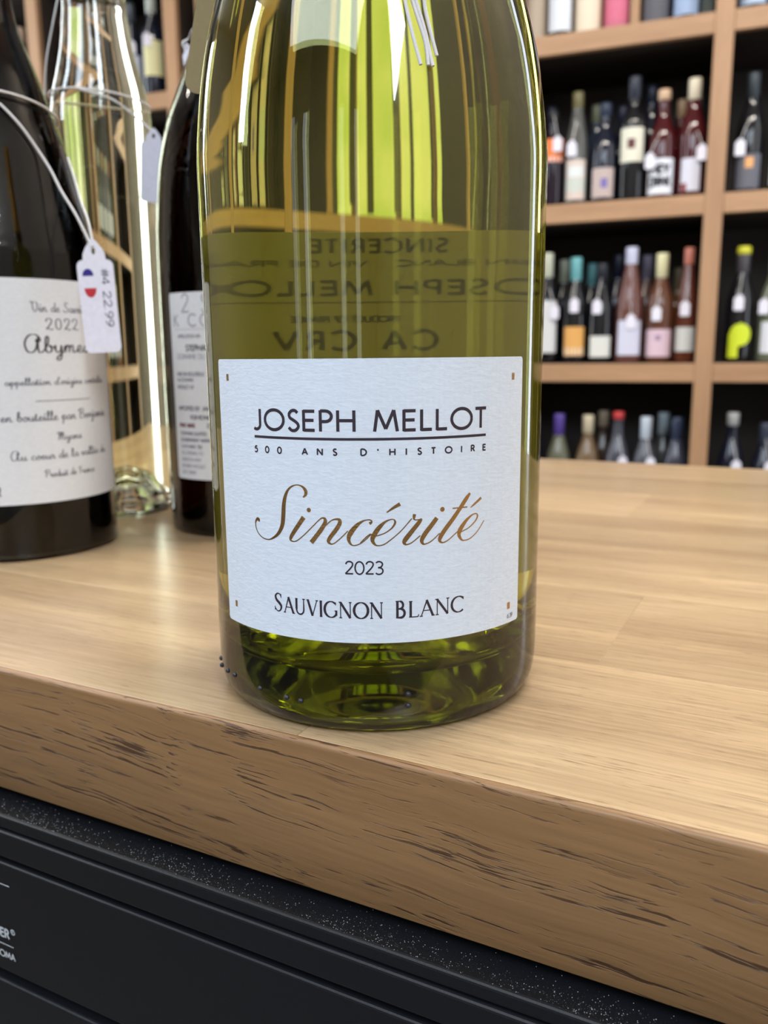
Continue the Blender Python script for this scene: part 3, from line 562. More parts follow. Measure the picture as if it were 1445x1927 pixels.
for u, v, a, b in [(-37.7, 80.3, .95, 1.5), (34.8, 80.0, .95, 1.5), (-38.1, 27.3, .95, 1.5), (34.7, 26.9, 1.05, 1.6)]:
    V, F = [], []; ribbon(V, F, [(u/1000, (v-b/2)/1000, a/1000), (u/1000, (v+b/2)/1000, a/1000)], fn); o = print_obj('corner_square', V, F, M_foil, lb)
q('lettering', '6.39', CAPS, 34.2, 23.9, 1.0, .16, M_inkgrey, lb, slant=.1)
# back label: its print faces away and shows through the paper
RB = 0.0424
bl_ = label_sheet(RB, math.pi*RB-0.045, math.pi*RB+0.045, 0.021, 0.1178, corner=0.001)
blo = link('back_label', bl_, M_backlabel, mb); tag(blo, 'olive back label seen from behind through the wine')
fb = cyl_fn(RB+0.00014)
def bq(s, u, v, h, wt, **kw): return text_obj('lettering', s, CAPS, fb, (math.pi*RB*1000+u)/1000, v/1000, h/1000, wt*1.35/1000, M_ink, blo, **kw)
bq('SINCERITE', 0, 112.4, 3.6, .5, anchor='c', spacing=.0007)
bq('GRENIN BLANC   VIN DE FRANCE', 0, 108.8, 1.5, .3, anchor='c', width=.066)
bq('JOSEPH MELLOT', 0, 101.1, 3.9, .6, anchor='c', width=.056, spacing=.0006)
V, F = [], []; ribbon(V, F, [(math.pi*RB-0.030+0.06*k/40, 0.0992, 0.0003) for k in range(41)], fb); print_obj('underline', V, F, M_ink, blo)
bq('PRODUCT OF FRANCE', 6, 93.9, 1.6, .3, anchor='c')
bq('CA CRV', 4, 86.4, 5.0, .7, anchor='c', spacing=.0014)
for a, v in [(-76.5, 7.3), (-75.0, 5.8), (-63.3, 7.4), (-56.3, 8.0), (-40.9, 8.0), (-29.6, 7.7), (-24.4, 7.6), (9.6, 10.3), (9.6, 7.6)]:
    bmx = bmesh.new(); bmesh.ops.create_icosphere(bmx, subdivisions=2, radius=0.0007); me = frombm(bmx)
    o = link('moulded_dot', me, M_caps, mb, True, loc=(0.0420*math.sin(math.radians(a)), -0.0420*math.cos(math.radians(a)), v/1000)); o.scale = (1, 1, 1)

# generic filled bottle for the ones behind: glass body, then label and so on
def counter_bottle(loc, prof, m, label, capm, wall=None, winem=None, fill=0.24, capz=0.235, capr=0.0146):
    r_ = empty('wine_bottle', loc); tag(r_, label, 'bottle', 'wine bottles on the counter')
    base = [(0, 0.020), (0.014, 0.016), (0.024, 0.007)]
    r0 = prof[0][1]/1000
    pr = [(0, .020), (r0*.4, .016), (r0*.68, .006), (r0*.84, .0008), (r0*.92, 0)] + [(b/1000, a/1000) for a, b in prof[0:]]
    pr = smooth_prof(pr, 4)
    if wall:
        zi = 0.008; inn = [(0, .026), (r0*.4, .022), (r0*.68, .0125), (r0*.8, .009)] + [(b/1000-wall, a/1000+(0.004 if a < 8 else 0)) for a, b in prof[1:]]
        inn = smooth_prof(inn, 4)
        me = lathe_mesh(pr + [(pr[-1][0]-0.001, pr[-1][1]+0.001)] + inn[::-1], 96)
        link('glass', me, m, r_, True)
        wq = [(a+0.00006 if a > 0 else 0, b-0.00006) for a, b in inn if b < fill]
        link('wine', lathe_mesh(wq+[(0, wq[-1][1])], 96), winem, r_, True)
    else:
        link('glass', lathe_mesh(pr + [(0, pr[-1][1])], 96), m, r_, True)
    z1 = prof[-1][0]/1000
    link('capsule', lathe_mesh([(capr, capz), (capr+0.0003, z1-0.004), (capr, z1+0.001), (0, z1+0.0014)], 48), capm, r_, True)
    return r_
# left bottle
lbt = counter_bottle((-0.1675, 0.379, TOP), [(0.8, 38.8), (3, 40.4), (6, 41), (60, 41), (120, 41), (131, 40.2), (142, 37.8), (159, 33.8), (173, 30.8), (185, 27), (199, 22.8), (213, 18), (222, 15.2), (233, 13.6), (260, 13), (300, 13)], M_dark,
    'black glass bottle with a white label in script writing, leftmost on the counter', M_caps, capz=0.25, capr=0.0134)
l2 = link('label', label_sheet(0.0411, -0.002, 0.078, 0.0245, 0.1165, corner=0.001), M_label2, lbt)
fn2 = cyl_fn(0.04128)
def lq(s, u, v, h, wt, m=M_inkgrey, font=CURS, thin=0.35, **kw): return text_obj('lettering', s, font, fn2, u/1000, v/1000, h/1000, wt/1000, m, l2, thin=thin, **kw)
lq('Vin de Savoie', 26.6, 103.4, 1.75, .42, width=0.026)
lq('2022', 32.0, 96.2, 2.0, .55, width=0.0165)
lq('Abymes', 23.0, 87.0, 2.9, .75, m=M_ink, width=0.0300)
lq("appellation d'origine contrôlée", 14.5, 73.8, 1.35, .42, width=0.049)
V, F = [], []; ribbon(V, F, [(0.0256+0.0263*k/30, 0.0672, 0.0003) for k in range(31)], fn2); print_obj('rule', V, F, M_inkgrey, l2)
lq('Mis en bouteille par Benjamin', 2.5, 59.1, 1.75, .5, width=0.061)
lq('Myans', 33.2, 50.6, 1.5, .42, width=0.0118)
lq('Au coeur de la vallée du', 14.2, 43.0, 1.6, .45, width=0.047)
lq('Produit de France', 26.8, 35.3, 1.35, .38, width=0.0245)
lq('750 ml', 9.3, 28.6, 1.6, .45, anchor='r')
# third bottle
tb = counter_bottle((-0.068, 0.424, TOP), [(0.8, 38.8), (3, 40.4), (6, 41), (60, 41), (130, 40.8), (150, 40), (167, 38.5), (179, 36.6), (193, 33), (205, 28.5), (218, 23.5), (231, 18.7), (247, 14.8), (262, 13.8), (300, 13.5)], M_olive,
    'dark olive bottle with a white printed label, half hidden behind the sharp front bottle', M_caps, capz=0.252, capr=0.0147)
l3 = link('label', label_sheet(0.0411, -0.0345, 0.036, 0.0275, 0.1135, corner=0.0016), M_label2, tb)
fn3 = cyl_fn(0.04128)
def tq(s, y, h, wt, m, u=-31.0, font=CAPS, **kw):
    return text_obj('lettering', s, font, fn3, u/1000, (88-(y-657)*.257)/1000, h/1000, wt/1000, m, l3, **kw)
tq('2 ST C', 593, 8.2, .7, M_inkpale, -25.5, spacing=.0012); tq('K CC', 617, 5.4, .7, M_inkpale, -31.5, spacing=.002)
V, F = [], []; ribbon(V, F, [(-0.031+0.06*k/30, 0.0970, 0.0002) for k in range(31)], fn3); print_obj('rule', V, F, M_inkpale, l3)
tq('APPELLATION VIN', 637, 1.5, .3, M_inkmid, -29); tq('STEPHANE', 660, 2.7, .6, M_inkgrey, -24, spacing=.0002); tq('DOMAINE DU CELLIER', 674, 2.3, .35, M_inkpale, -30)
tq('MISE EN BOUTEILLE', 704, 1.7, .38, M_inkmid, -31); tq('AU DOMAINE', 714, 1.5, .35, M_inkmid, -31); tq('PRODUCT OF', 727, 1.5, .4, M_inkmid, -31)
tq('IMPORTED BY', 766, 1.9, .5, M_inkmid, -31); tq('JAMES WINE', 766, 1.9, .5, M_inkmid, -16); tq('FOR ROYAL WINE', 782, 1.8, .45, M_inkgrey, -23)
tq('PINK WINE', 797, 1.9, .55, M_inkred, -31); tq('12 ALCOHOL', 797, 1.9, .5, M_inkmid, -14)
for i, s in enumerate(['CONTAINS SULFITES', 'GOVERNMENT WARNING', '1 LA R WINE 750', 'ACCORDING TO', 'SURGEON MAY', 'WOMEN SHOULD', 'NOT DRINK']):
    tq(s, 811+12*i, 1.6, .42 if i < 3 else .3, M_inkmid if i < 3 else M_inkpale, -31)
# slim clear bottle
cb = counter_bottle((-0.1445, 0.461, TOP), [(0.6, 22), (2.5, 23.4), (6, 24), (60, 24), (133, 24.2), (190, 24.8), (205, 24.8), (216, 23.6), (228, 20.4), (239, 17.9), (250, 16.4), (262, 15.4), (300, 15.0)], M_clear,
    'slim clear glass bottle of pale wine, farthest back between the two dark bottles', M_caps, wall=0.0022, winem=M_palewine, fill=0.267, capz=0.2745, capr=0.0158)
link('gold_band', lathe_mesh([(0.0145, 0.2712), (0.0162, 0.2716), (0.0163, 0.2742), (0.0145, 0.2746)], 48), M_goldlip, cb, True)

# ------------------------------------------------------------------ price tags on twine
def tag_outline(w_, h_):
    a = w_/2; r = w_*.16; pts = []
    pts += [(-a+r*(1-math.cos(t)), -h_+r*(1-math.sin(t))) for t in [math.pi/2*k/5 for k in range(6)]]
    pts += [(a-r+r*math.sin(t), -h_+r*(1-math.cos(t))) for t in [math.pi/2*k/5 for k in range(6)]]
    s = -h_*.19
    pts += [(a-r*1.1*(1-math.cos(t)), s-r*1.1*(1-math.sin(t))) for t in [math.pi/2*k/4 for k in range(5)]]
    pts += [(a*.62, s+0.0002), (a*.60, s+h_*.05), (a*.45, s+h_*.10), (a*.2, s+h_*.155), (0, s+h_*.185), (-a*.2, s+h_*.155), (-a*.45, s+h_*.10), (-a*.60, s+h_*.05), (-a*.62, s+0.0002)]
    pts += [(-a+r*1.1*(1-math.sin(t)), s-r*1.1*(1-math.cos(t))) for t in [math.pi/2*k/4 for k in range(5)]]
    return pts
def card(name, w_, h_, m, parent, th=0.0002):
    cu = bpy.data.curves.new('c', 'CURVE'); cu.dimensions = '2D'; cu.fill_mode = 'BOTH'; cu.extrude = th
    for loop in (tag_outline(w_, h_), [(w_*.055*math.cos(t), -h_*.115+w_*.10*math.sin(t)) for t in [2*math.pi*k/14 for k in range(14)]]):
        sp = cu.splines.new('POLY'); sp.points.add(len(loop)-1); sp.use_cyclic_u = True
        for p, c in zip(sp.points, loop): p.co = (c[0], c[1], 0, 1)
    o = curve_to_mesh(name, cu, m, parent)
    for p in o.data.polygons: p.use_smooth = False
    return o
CT = lambda p: (p[0], p[1], p[2]+CZ)
def twine(root, pts, r=0.0005):
    o_ = root.location; return tube('twine', [tuple(Vector(CT(p))-o_) for p in pts], r, M_twine, root)
tg = empty('price_tag', CT((-0.1176, 0.352, 0.0475))); tag(tg, 'white price tag with blue and red half rounds hanging from the leftmost bottle', 'tag', 'price tags on the counter bottles')
cd_ = card('card', 0.0145, 0.0460, M_tag, tg); cd_.rotation_euler = (math.radians(90), math.radians(-2.0), math.radians(6))
pf = lambda u, v: (u, v, 0.0003)
m_blue = plain('blue_ink', (0.02, 0.01, 0.22), 0.5); m_red = plain('red_ink', (0.50, 0.02, 0.03), 0.5)
V, F = [], []; L_ = [(-0.0031+0.0022*math.cos(t), -0.0150+0.0028*math.sin(t)) for t in [math.pi*k/14 for k in range(15)]]
V = [pf(*p) for p in L_]; F = [tuple(range(15))]; print_obj('blue_mark', V, F, m_blue, cd_)
V = [pf(-0.0027+0.0024*math.cos(t), -0.0199-0.0037*math.sin(t)) for t in [math.pi*k/14 for k in range(15)]]; print_obj('red_mark', V, [tuple(range(15))], m_red, cd_)
fr_ = lambda u, v: (0.0021+v, -0.0125-u, 0.0003)
V, F = [], []
text_into(V, F, '#4 22.99', CAPS, fr_, 0.0, 0.0, 0.0031, 0.0004, width=0.0235)
print_obj('handwriting', V, F, M_inkgrey, cd_)
twine(tg, [(-0.1517, 0.3553, 0.0994), (-0.1483, 0.3562, 0.0958), (-0.1442, 0.3577, 0.0906), (-0.1396, 0.3601, 0.0827), (-0.1350, 0.3595, 0.0751), (-0.1304, 0.3570, 0.0665), (-0.1238, 0.3540, 0.0560), (-0.1180, 0.3518, 0.0440)])
twine(tg, [(-0.1338, 0.3770, 0.0837), (-0.1300, 0.3720, 0.0748), (-0.1255, 0.3650, 0.0640), (-0.1200, 0.3560, 0.0545), (-0.1172, 0.3518, 0.0440)])
# ring round the neck that carries it
tube('twine', [tuple(Vector((-0.1675, 0.379, TOP+0.187))+Vector((0.0280*math.sin(a), -0.0280*math.cos(a), 0.003*math.cos(a)))-tg.location) for a in [2*math.pi*k/24 for k in range(25)]], 0.0005, M_twine, tg, 2)
tg2 = empty('price_tag', CT((-0.1135, 0.4445, 0.1125))); tag(tg2, 'white price tag hanging at the right of the slim clear bottle', 'tag', 'price tags on the counter bottles')
c2 = card('card', 0.0125, 0.036, M_tag, tg2); c2.rotation_euler = (math.radians(90), math.radians(4), math.radians(15))
twine(tg2, [(-0.1463, 0.4350, 0.1277), (-0.1377, 0.4358, 0.1257), (-0.1309, 0.4382, 0.1235), (-0.1248, 0.4420, 0.1194), (-0.1190, 0.4440, 0.1147), (-0.1135, 0.4445, 0.1095)], 0.00055)
R_ = 0.0248; ring = []
for k in range(33):
    a = 2*math.pi*k/32; ring.append(tuple(Vector((-0.1445+R_*math.sin(a), 0.461-R_*math.cos(a), CZ+0.1285-0.002*math.sin(a)))-tg2.location))
tube('twine', ring, 0.00055, M_twine, tg2, 2)
twine(tg2, [(-0.1583, 0.4505, 0.1759), (-0.1618, 0.4480, 0.1601), (-0.1660, 0.4480, 0.1448), (-0.1690, 0.4500, 0.1290)], 0.0004)
tg3 = empty('price_tag', CT((-0.0900, 0.42, 0.1430))); tag(tg3, 'small white price tag knotted at the neck of the half hidden olive bottle', 'tag', 'price tags on the counter bottles')
c3 = card('card', 0.0075, 0.020, M_tag, tg3); c3.rotation_euler = (math.radians(90), math.radians(-10), math.radians(-40))
twine(tg3, [(-0.0905, 0.4190, 0.1400), (-0.0912, 0.4185, 0.1425), (-0.0885, 0.4190, 0.1442), (-0.0850, 0.4120, 0.1455), (-0.0780, 0.4050, 0.1470), (-0.068, 0.4040, 0.1480)])
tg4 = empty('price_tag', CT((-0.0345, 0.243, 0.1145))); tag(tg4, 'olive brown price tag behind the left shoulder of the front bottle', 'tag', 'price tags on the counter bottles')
c4 = card('card', 0.0210, 0.046, M_tagolive, tg4); c4.rotation_euler = (math.radians(90), math.radians(13), math.radians(-14))
for L_ in ([(0.0046, 0.1770, 0.0713), (0.0050, 0.1762, 0.0673), (0.0063, 0.1755, 0.0614), (0.0080, 0.1749, 0.0552)],
           [(0.0061, 0.1772, 0.0714), (0.0071, 0.1766, 0.0674), (0.0089, 0.1762, 0.0616), (0.0104, 0.1755, 0.0551)],
           [(0.0080, 0.1775, 0.0716), (0.0090, 0.1768, 0.0656), (0.0102, 0.1764, 0.0608), (0.0112, 0.1763, 0.0572)],
           [(0.0054, 0.1770, 0.0714), (0.0067, 0.1764, 0.0664), (0.0089, 0.1759, 0.0596), (0.0095, 0.1753, 0.0552)]):
    up = [(0.0015, 0.1925, 0.108), (0.0030, 0.1832, 0.090)]
    twine(tg4, up+L_, 0.00038)
tube('twine', [tuple(Vector((-0.002, 0.216, TOP+0.198))+Vector((0.0262*math.sin(a), -0.0262*math.cos(a), 0.004*math.cos(a)))-tg4.location) for a in [2*math.pi*k/24 for k in range(25)]], 0.0005, M_twine, tg4, 2)
twine(tg4, [(-0.0245, 0.2300, 0.1130), (-0.0310, 0.2400, 0.1130), (-0.0345, 0.2425, 0.1095)])

# ------------------------------------------------------------------ bottles on the shelving
MC = {}
def col_mat(kind, c, rough=0.35):
    key = (kind, c, rough)
    if key not in MC: MC[key] = plain(kind, c, rough)
    return MC[key]
DARK, NAVY, ROSE, AMBER, RED, GREEN, CLEARB = (.008, .008, .010), (.008, .010, .022), (.10, .035, .025), (.30, .10, .03), (.06, .006, .008), (.012, .022, .010), (.09, .09, .085)
def shelf_bottle(row, s, back, H, R, gl, cap, capl, lab, desc, group, tagcol=None, shape='b', extra=None):
    """row 0..5 shelf index; lab = (colour, v0, v1, width) or None; placed on the shelf, turned to the room"""
    loc = room(s, SB+back, TOPS[row]+0.0004)
    yaw = math.atan2(loc.x, loc.y)
    r_ = empty('wine_bottle', loc, -yaw+rnd.uniform(-.08, .08)); tag(r_, desc, 'bottle', group)
    if shape == 'b': pr = [(0, .004), (R*.8, .0005), (R*.96, .002), (R, .006), (R, .50*H), (R*.95, .57*H), (R*.78, .65*H), (R*.55, .73*H), (R*.42, .80*H), (R*.38, .97*H), (R*.42, .98*H), (R*.42, H)]
    elif shape == 'c': pr = [(0, .004), (R*.8, .0005), (R*.96, .002), (R, .006), (R, .60*H), (R*.96, .65*H), (R*.75, .70*H), (R*.45, .75*H), (R*.40, .80*H), (R*.38, .97*H), (R*.42, .98*H), (R*.42, H)]
    else: pr = [(0, .004), (R*.8, .0005), (R*.96, .002), (R, .006), (R, .45*H), (R*.90, .58*H), (R*.68, .70*H), (R*.48, .82*H), (R*.42, .90*H), (R*.40, .97*H), (R*.42, .98*H), (R*.42, H)]
    link('glass', lathe_mesh(pr+[(0, H)], 32), col_mat('shelf_bottle_glass', gl, 0.06), r_, True)
    if cap: link('capsule', lathe_mesh([(R*.405, H-capl), (R*.445, H-capl+.001), (R*.455, H-.004), (R*.43, H+.0015), (0, H+.002)], 24), col_mat('bottle_capsule', cap, 0.4), r_, True)
    if lab:
        c, v0, v1, wd = lab
        lo = link('label', label_sheet(R+.0003, -wd/2, wd/2, v0, v1, .0003, .002, 14), col_mat('shelf_bottle_label', c, 0.6), r_)
        if extra: extra(lo, R+.0008)
    if tagcol is not None:
        tx, tz = tagcol
        t_ = empty('price_tag', (0, 0, 0)); fwd = Vector((-loc.x, -loc.y, 0)).normalized(); rt = Vector((-fwd.y, fwd.x, 0))
        t_.location = loc + fwd*(R+.003) + rt*tx + Vector((0, 0, tz)); t_.rotation_euler = (0, 0, -yaw)
        tag(t_, 'white tag on ' + desc, 'tag', 'price tags on the shelf bottles')
        link('card', TAGME, None, t_, loc=(0, 0, 0))
        tube('twine', [(0, 0, -.005), (-tx*.4, .002, .02), (-tx*.9, .006+R*.5, .05)], .0008, M_twine, t_, 3)
    return r_
def shared_card():
    o = card('card', .022, .038, M_tag, None, .0004); me = o.data; bpy.data.objects.remove(o)
    me.transform(Matrix.Rotation(math.radians(90), 4, 'X')); return me
TAGME = shared_card()
def rect(lo, R, c, u0, u1, v0, v1, name='printed_block'):
    V, F = [], []; ribbon(V, F, [((u0+(u1-u0)*k/6), (v0+v1)/2, v1-v0) for k in range(7)], cyl_fn(R)); print_obj(name, V, F, col_mat('print', c, .6), lo)
def word(lo, R, s, c, v, h, wt, width): text_obj('lettering', s, CAPS, cyl_fn(R), 0, v, h, wt, col_mat('print', c, .6), lo, anchor='c', width=width)
W = (.74, .76, .84)
G2, G3, G4, G1 = 'bottles in the compartment behind the front bottle, second row', 'bottles in the third row of the shelving', 'bottles just above the counter edge', 'bottles on the top visible shelf'
X = lambda f: f
# second row (tags at shoulder height)
shelf_bottle(3, -.394, .05, .225, .0295, (.012, .006, .014), (.015, .015, .02), .02, ((.80, .20, .04), .105, .158, .062), 'dark bottle with a bright orange and white band', G2, (.012, .165), 'c', X(lambda lo, R: (rect(lo, R, (.75, .76, .80), -.031, .031, .105, .117))))
shelf_bottle(3, -.334, .05, .262, .029, CLEARB, (.16, .14, .06), .04, ((.66, .55, .50), .012, .105, .050), 'clear bottle with a pinkish green label and olive neck foil', G2, (-.012, .150), 'd', X(lambda lo, R: (rect(lo, R, (.50, .62, .58), -.024, .024, .030, .062), rect(lo, R, (.70, .74, .74), -.02, .02, .065, .09))))
shelf_bottle(3, -.267, .05, .230, .032, NAVY, (.02, .03, .06), .03, ((.50, .40, .38), .012, .080, .056), 'dark blue bottle with a low dusty pink label and violet spot', G2, None, 'b', X(lambda lo, R: rect(lo, R, (.18, .14, .42), -.004, .012, .034, .056, 'violet_spot')))
shelf_bottle(3, -.201, .05, .282, .032, DARK, (.02, .025, .04), .05, ((.72, .70, .58), .088, .165, .060), 'tall black bottle with a square cream label and dark red stamp', G2, None, 'c', X(lambda lo, R: rect(lo, R, (.10, .02, .02), -.010, .008, .118, .140, 'red_stamp')))
shelf_bottle(3, -.133, .05, .245, .0325, RED, (.62, .42, .28), .022, (W, .010, .090, .068), 'dark red bottle with rough black capitals and tan cap', G2, (-.026, .105), 'b', X(lambda lo, R: (word(lo, R, 'HEY', (.02, .02, .03), .056, .020, .007, .046), word(lo, R, 'DRINK', (.02, .02, .03), .028, .020, .006, .052))))
shelf_bottle(3, -.066, .05, .262, .0325, RED, (.70, .62, .48), .045, ((.62, .62, .72), .012, .085, .045), 'deep red bottle with a pale torn-shape label and long cream cap', G2, (.022, .115), 'b', X(lambda lo, R: rect(lo, R, (.20, .03, .03), -.022, -.008, .012, .030)))
shelf_bottle(3, .060, .06, .262, .031, DARK, (.03, .04, .05), .05, ((.12, .12, .15), .010, .085, .060), 'black bottle with an orange flower right of the upright', G2, (-.020, .120), 'b', X(lambda lo, R: rect(lo, R, (.75, .38, .14), -.006, .012, .055, .078, 'orange_flower')))
shelf_bottle(3, .132, .06, .250, .031, GREEN, (.04, .05, .06), .05, ((.5, .5, .55), .015, .08, .055), 'green bottle with a grey label at the right border', G2, None, 'b')
for s, H, c, cap, d in [(-.415, .262, NAVY, (.02, .03, .05), 'navy neck behind the orange banded bottle'), (-.300, .255, (.02, .03, .05), (.12, .13, .08), 'grey neck between the olive foil and the navy bottle'), (-.235, .245, NAVY, (.01, .012, .04), 'blue-black neck left of the cream label bottle'),
        (-.168, .285, NAVY, (.01, .015, .035), 'tall navy neck right of the cream label bottle'), (-.095, .245, RED, (.30, .20, .12), 'brown neck between the two red bottles'), (-.066, .270, RED, (.50, .42, .36), 'cream neck close to the upright'), (-.4435, .20, GREEN, (.10, .07, .04), 'short bottle beside the front bottle shoulder')]:
    shelf_bottle(3, s, .22 if s in (-.066, -.4435) else .15, H, .030, c, cap, .04, None, d+', second row back', G2)
# third row
shelf_bottle(2, -.400, .06, .276, .033, DARK, (.56, .58, .46), .070, ((.66, .66, .68), .028, .158, .056), 'black bottle with a long pale grey label and cream green cap', G3, (.020, .150), 'b')
shelf_bottle(2, -.327, .06, .262, .032, DARK, (.16, .44, .47), .062, ((.74, .38, .10), .020, .092, .054), 'black bottle with an orange label and teal cap', G3, (-.002, .165), 'b', X(lambda lo, R: rect(lo, R, (.78, .66, .50), -.027, .027, .020, .040)))
shelf_bottle(2, -.262, .06, .245, .032, DARK, (.01, .012, .02), .05, ((.70, .70, .66), .016, .068, .056), 'black bottle with a low plain white label and dark cap', G3, (-.010, .160), 'b')
shelf_bottle(2, -.192, .06, .280, .033, (.13, .05, .04), (.56, .57, .74), .072, ((.62, .62, .76), .020, .105, .062), 'pink wine bottle with a lilac white label and lavender cap', G3, (.004, .122), 'd')
shelf_bottle(2, -.119, .06, .262, .032, (.11, .04, .02), (.72, .68, .42), .062, ((.66, .48, .56), .016, .082, .070), 'amber bottle with a pink label and butter yellow cap', G3, (-.008, .140), 'b', X(lambda lo, R: rect(lo, R, (.30, .20, .32), -.006, .006, .055, .068)))
shelf_bottle(2, -.0575, .06, .272, .0265, (.10, .025, .012), (.50, .17, .12), .055, ((.56, .56, .54), .028, .086, .052), 'brown red bottle with a grey label and slim salmon cap', G3, (-.004, .150), 'd')
o = shelf_bottle(2, .064, .06, .266, .032, DARK, (.08, .07, .08), .06, None, 'black bottle bearing a large lime yellow letter P', G3, (-.004, .160), 'b')
link('yellow_ring', lathe_mesh([(.0150, .252), (.0160, .253), (.0160, .266), (.0140, .270), (0, .270)], 24), col_mat('yellow_wax', (.62, .60, .04), .4), o, True)
V, F = [], []; fP = cyl_fn(.0326)
def hrun(v, u0, u1, w): ribbon(V, F, [(u0+(u1-u0)*k/8, v, w) for k in range(9)], fP)
hrun(.040, -.026, -.002, .056)
for k in range(18):
    y = -.0255+.003*k; a = math.sqrt(max(.0258**2-y*y, 1e-8)); hrun(.066+y, .002-a, .002+a, .0031)
pm = print_obj('letter_P', V, F, col_mat('lime_paint', (.62, .72, .02), .5), o)
shelf_bottle(2, .136, .06, .262, .032, (.14, .16, .10), (.50, .52, .50), .05, (W, .022, .095, .056), 'pale green bottle with a white label at the right border', G3, (-.02, .15), 'b')
for s, H, c, cap, d in [(-.372, .268, DARK, (.34, .36, .28), 'olive grey cap behind the cream green cap'), (-.298, .255, DARK, (.10, .28, .30), 'dim teal cap behind the teal cap'), (-.232, .275, NAVY, (.008, .01, .03), 'navy cap left of the lavender cap'), (-.160, .270, (.10, .05, .04), (.16, .14, .20), 'dusky cap right of the lavender cap'), (-.080, .235, (.08, .05, .02), (.12, .09, .05), 'brown cap before the salmon cap')]:
    shelf_bottle(2, s, .16, H, .030, c, cap, .06, None, d+', third row back', G3)
# fourth row
for s, H, c, cap, capl, d, bk in [(-.426, .23, NAVY, (.02, .02, .05), .04, 'navy capped bottle close to the front bottle', .06), (-.358, .254, (.12, .12, .08), (.10, .06, .30), .055, 'grey green bottle with a purple cap', .06), (-.283, .252, (.16, .10, .05), (.62, .54, .38), .045, 'brown bottle with a cream cap', .06), (-.254, .258, (.05, .03, .02), (.36, .28, .20), .04, 'dim tan cap behind the cream cap', .15),
        (-.207, .262, (.06, .06, .08), (.55, .05, .05), .018, 'bottle with a thin red cap', .06), (-.138, .250, (.07, .07, .09), (.55, .62, .72), .062, 'bottle with a pale blue cap', .06), (-.100, .256, (.05, .05, .05), (.36, .42, .46), .055, 'bottle with a dull blue grey cap', .14), (-.0635, .250, (.04, .04, .06), (.03, .04, .08), .06, 'dark capped bottle next to the upright', .06),
        (.065, .264, NAVY, (.40, .40, .40), .03, 'bottle with a silver cap right of the upright', .06), (.140, .24, NAVY, (.04, .05, .08), .05, 'dark bottle at the right border', .06)]:
    shelf_bottle(1, s, bk, H, .031, c, cap, capl, ((.5, .5, .58), .02, .10, .05) if bk < .1 else None, d+', fourth row', G4, (.014, .155) if s in (-.207, -.138, -.056, .065, .140) else None)
# top visible shelf: only the lower parts of bottles are seen
for s, R, gl, lc, v0, d in [(-.4445, .0280, (.40, .30, .22), (.42, .34, .26), .01, 'beige labelled bottle at the end of the upper shelf'), (-.384, .0325, DARK, (.72, .76, .84), .016, 'white labelled bottle with a small blue mark'), (-.318, .0325, (.60, .45, .30), (.76, .66, .52), .006, 'bottle with a cream and peach label'), (-.252, .0295, (.60, .16, .24), (.62, .14, .24), .020, 'bright pink bottle with a white foot'),
        (-.162, .0325, (.05, .05, .06), (.09, .09, .11), .006, 'charcoal labelled bottle'), (-.096, .0325, NAVY, (.30, .40, .60), .012, 'black bottle with a light blue label'), (-.054, .022, GREEN, (.20, .24, .22), .010, 'green grey bottle beside the upright'), (.047, .0325, NAVY, (.45, .56, .74), .014, 'bottle with a sky blue label right of the upright'), (.115, .032, NAVY, (.40, .44, .52), .014, 'blue grey labelled bottle at the right border')]:
    shelf_bottle(4, s, .13 if R < .025 else .06, .28, R, gl, (.2, .2, .22), .05, (lc, v0, .12, R*1.9), d+', upper shelf', G1)
bx = empty('wooden_box', room(-.2085, SB+.04, TOPS[4]), SH_ROT); tag(bx, 'narrow brown wooden box standing between the pink and charcoal bottles', 'box')
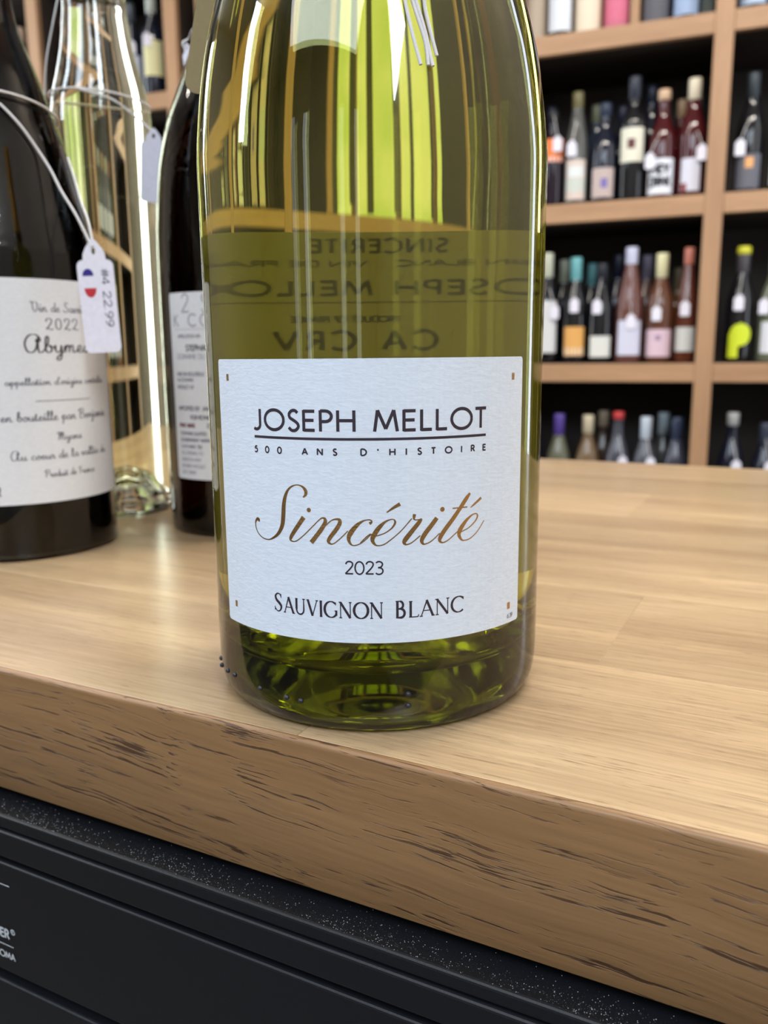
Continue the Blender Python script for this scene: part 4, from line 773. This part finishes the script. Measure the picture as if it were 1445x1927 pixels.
box('body', (-.011, .011, 0, .20, 0, .26), M_upright, bx, .002); box('lid', (-.012, .012, -.002, .202, .26, .27), M_upright, bx, .002)
# left compartments
G5 = 'bottles in the left compartments of the shelving'
shelf_bottle(4, -1.640, .06, .265, .034, NAVY, (.05, .06, .08), .05, ((.55, .58, .70), .03, .12, .05), 'navy bottle with a lilac label seen between two counter bottles', G5, (.0, .16), 'b')
shelf_bottle(4, -1.565, .06, .270, .034, NAVY, (.40, .42, .38), .04, ((.66, .62, .34), .055, .150, .060), 'navy bottle with a pale yellow label beside the left upright', G5, (-.015, .17), 'c')
shelf_bottle(4, -1.410, .08, .275, .030, NAVY, (.70, .42, .04), .06, ((.5, .5, .5), .03, .11, .05), 'dark bottle with an orange yellow cap', G5, None, 'b')
for s, row, c, cap, d in [(-1.72, 4, DARK, (.1, .1, .1), 'black bottle left of the navy pair'), (-1.80, 4, GREEN, (.45, .42, .38), 'green bottle with a pale cap seen through the clear bottle'), (-1.88, 4, NAVY, (.55, .3, .2), 'dark bottle with a rust cap seen through the clear bottle'),
        (-2.06, 4, NAVY, (.5, .35, .25), 'dark bottle far left with a copper cap'), (-2.14, 4, DARK, (.5, .5, .55), 'black bottle far left with a grey cap'),
        (-1.53, 3, DARK, (.3, .3, .3), 'black bottle under the left shelf'), (-1.61, 3, GREEN, (.5, .5, .4), 'green bottle under the left shelf with a pale cap'), (-1.70, 3, NAVY, (.5, .3, .1), 'navy bottle under the left shelf with an amber cap'), (-1.79, 3, CLEARB, (.6, .6, .3), 'pale bottle under the left shelf'), (-1.87, 3, DARK, (.4, .1, .1), 'black bottle under the left shelf with a red cap'),
        (-1.55, 2, DARK, (.3, .3, .3), 'black bottle low behind the clear bottle'), (-1.64, 2, GREEN, (.5, .5, .2), 'green bottle low behind the clear bottle'), (-1.74, 2, DARK, (.6, .6, .6), 'black bottle with a silver cap low behind the clear bottle'), (-1.84, 2, AMBER, (.6, .5, .2), 'amber bottle low behind the clear bottle')]:
    shelf_bottle(row, s, .07, .26, .034, c, cap, .045, ((.6, .6, .64), .03, .10, .055), d, G5)
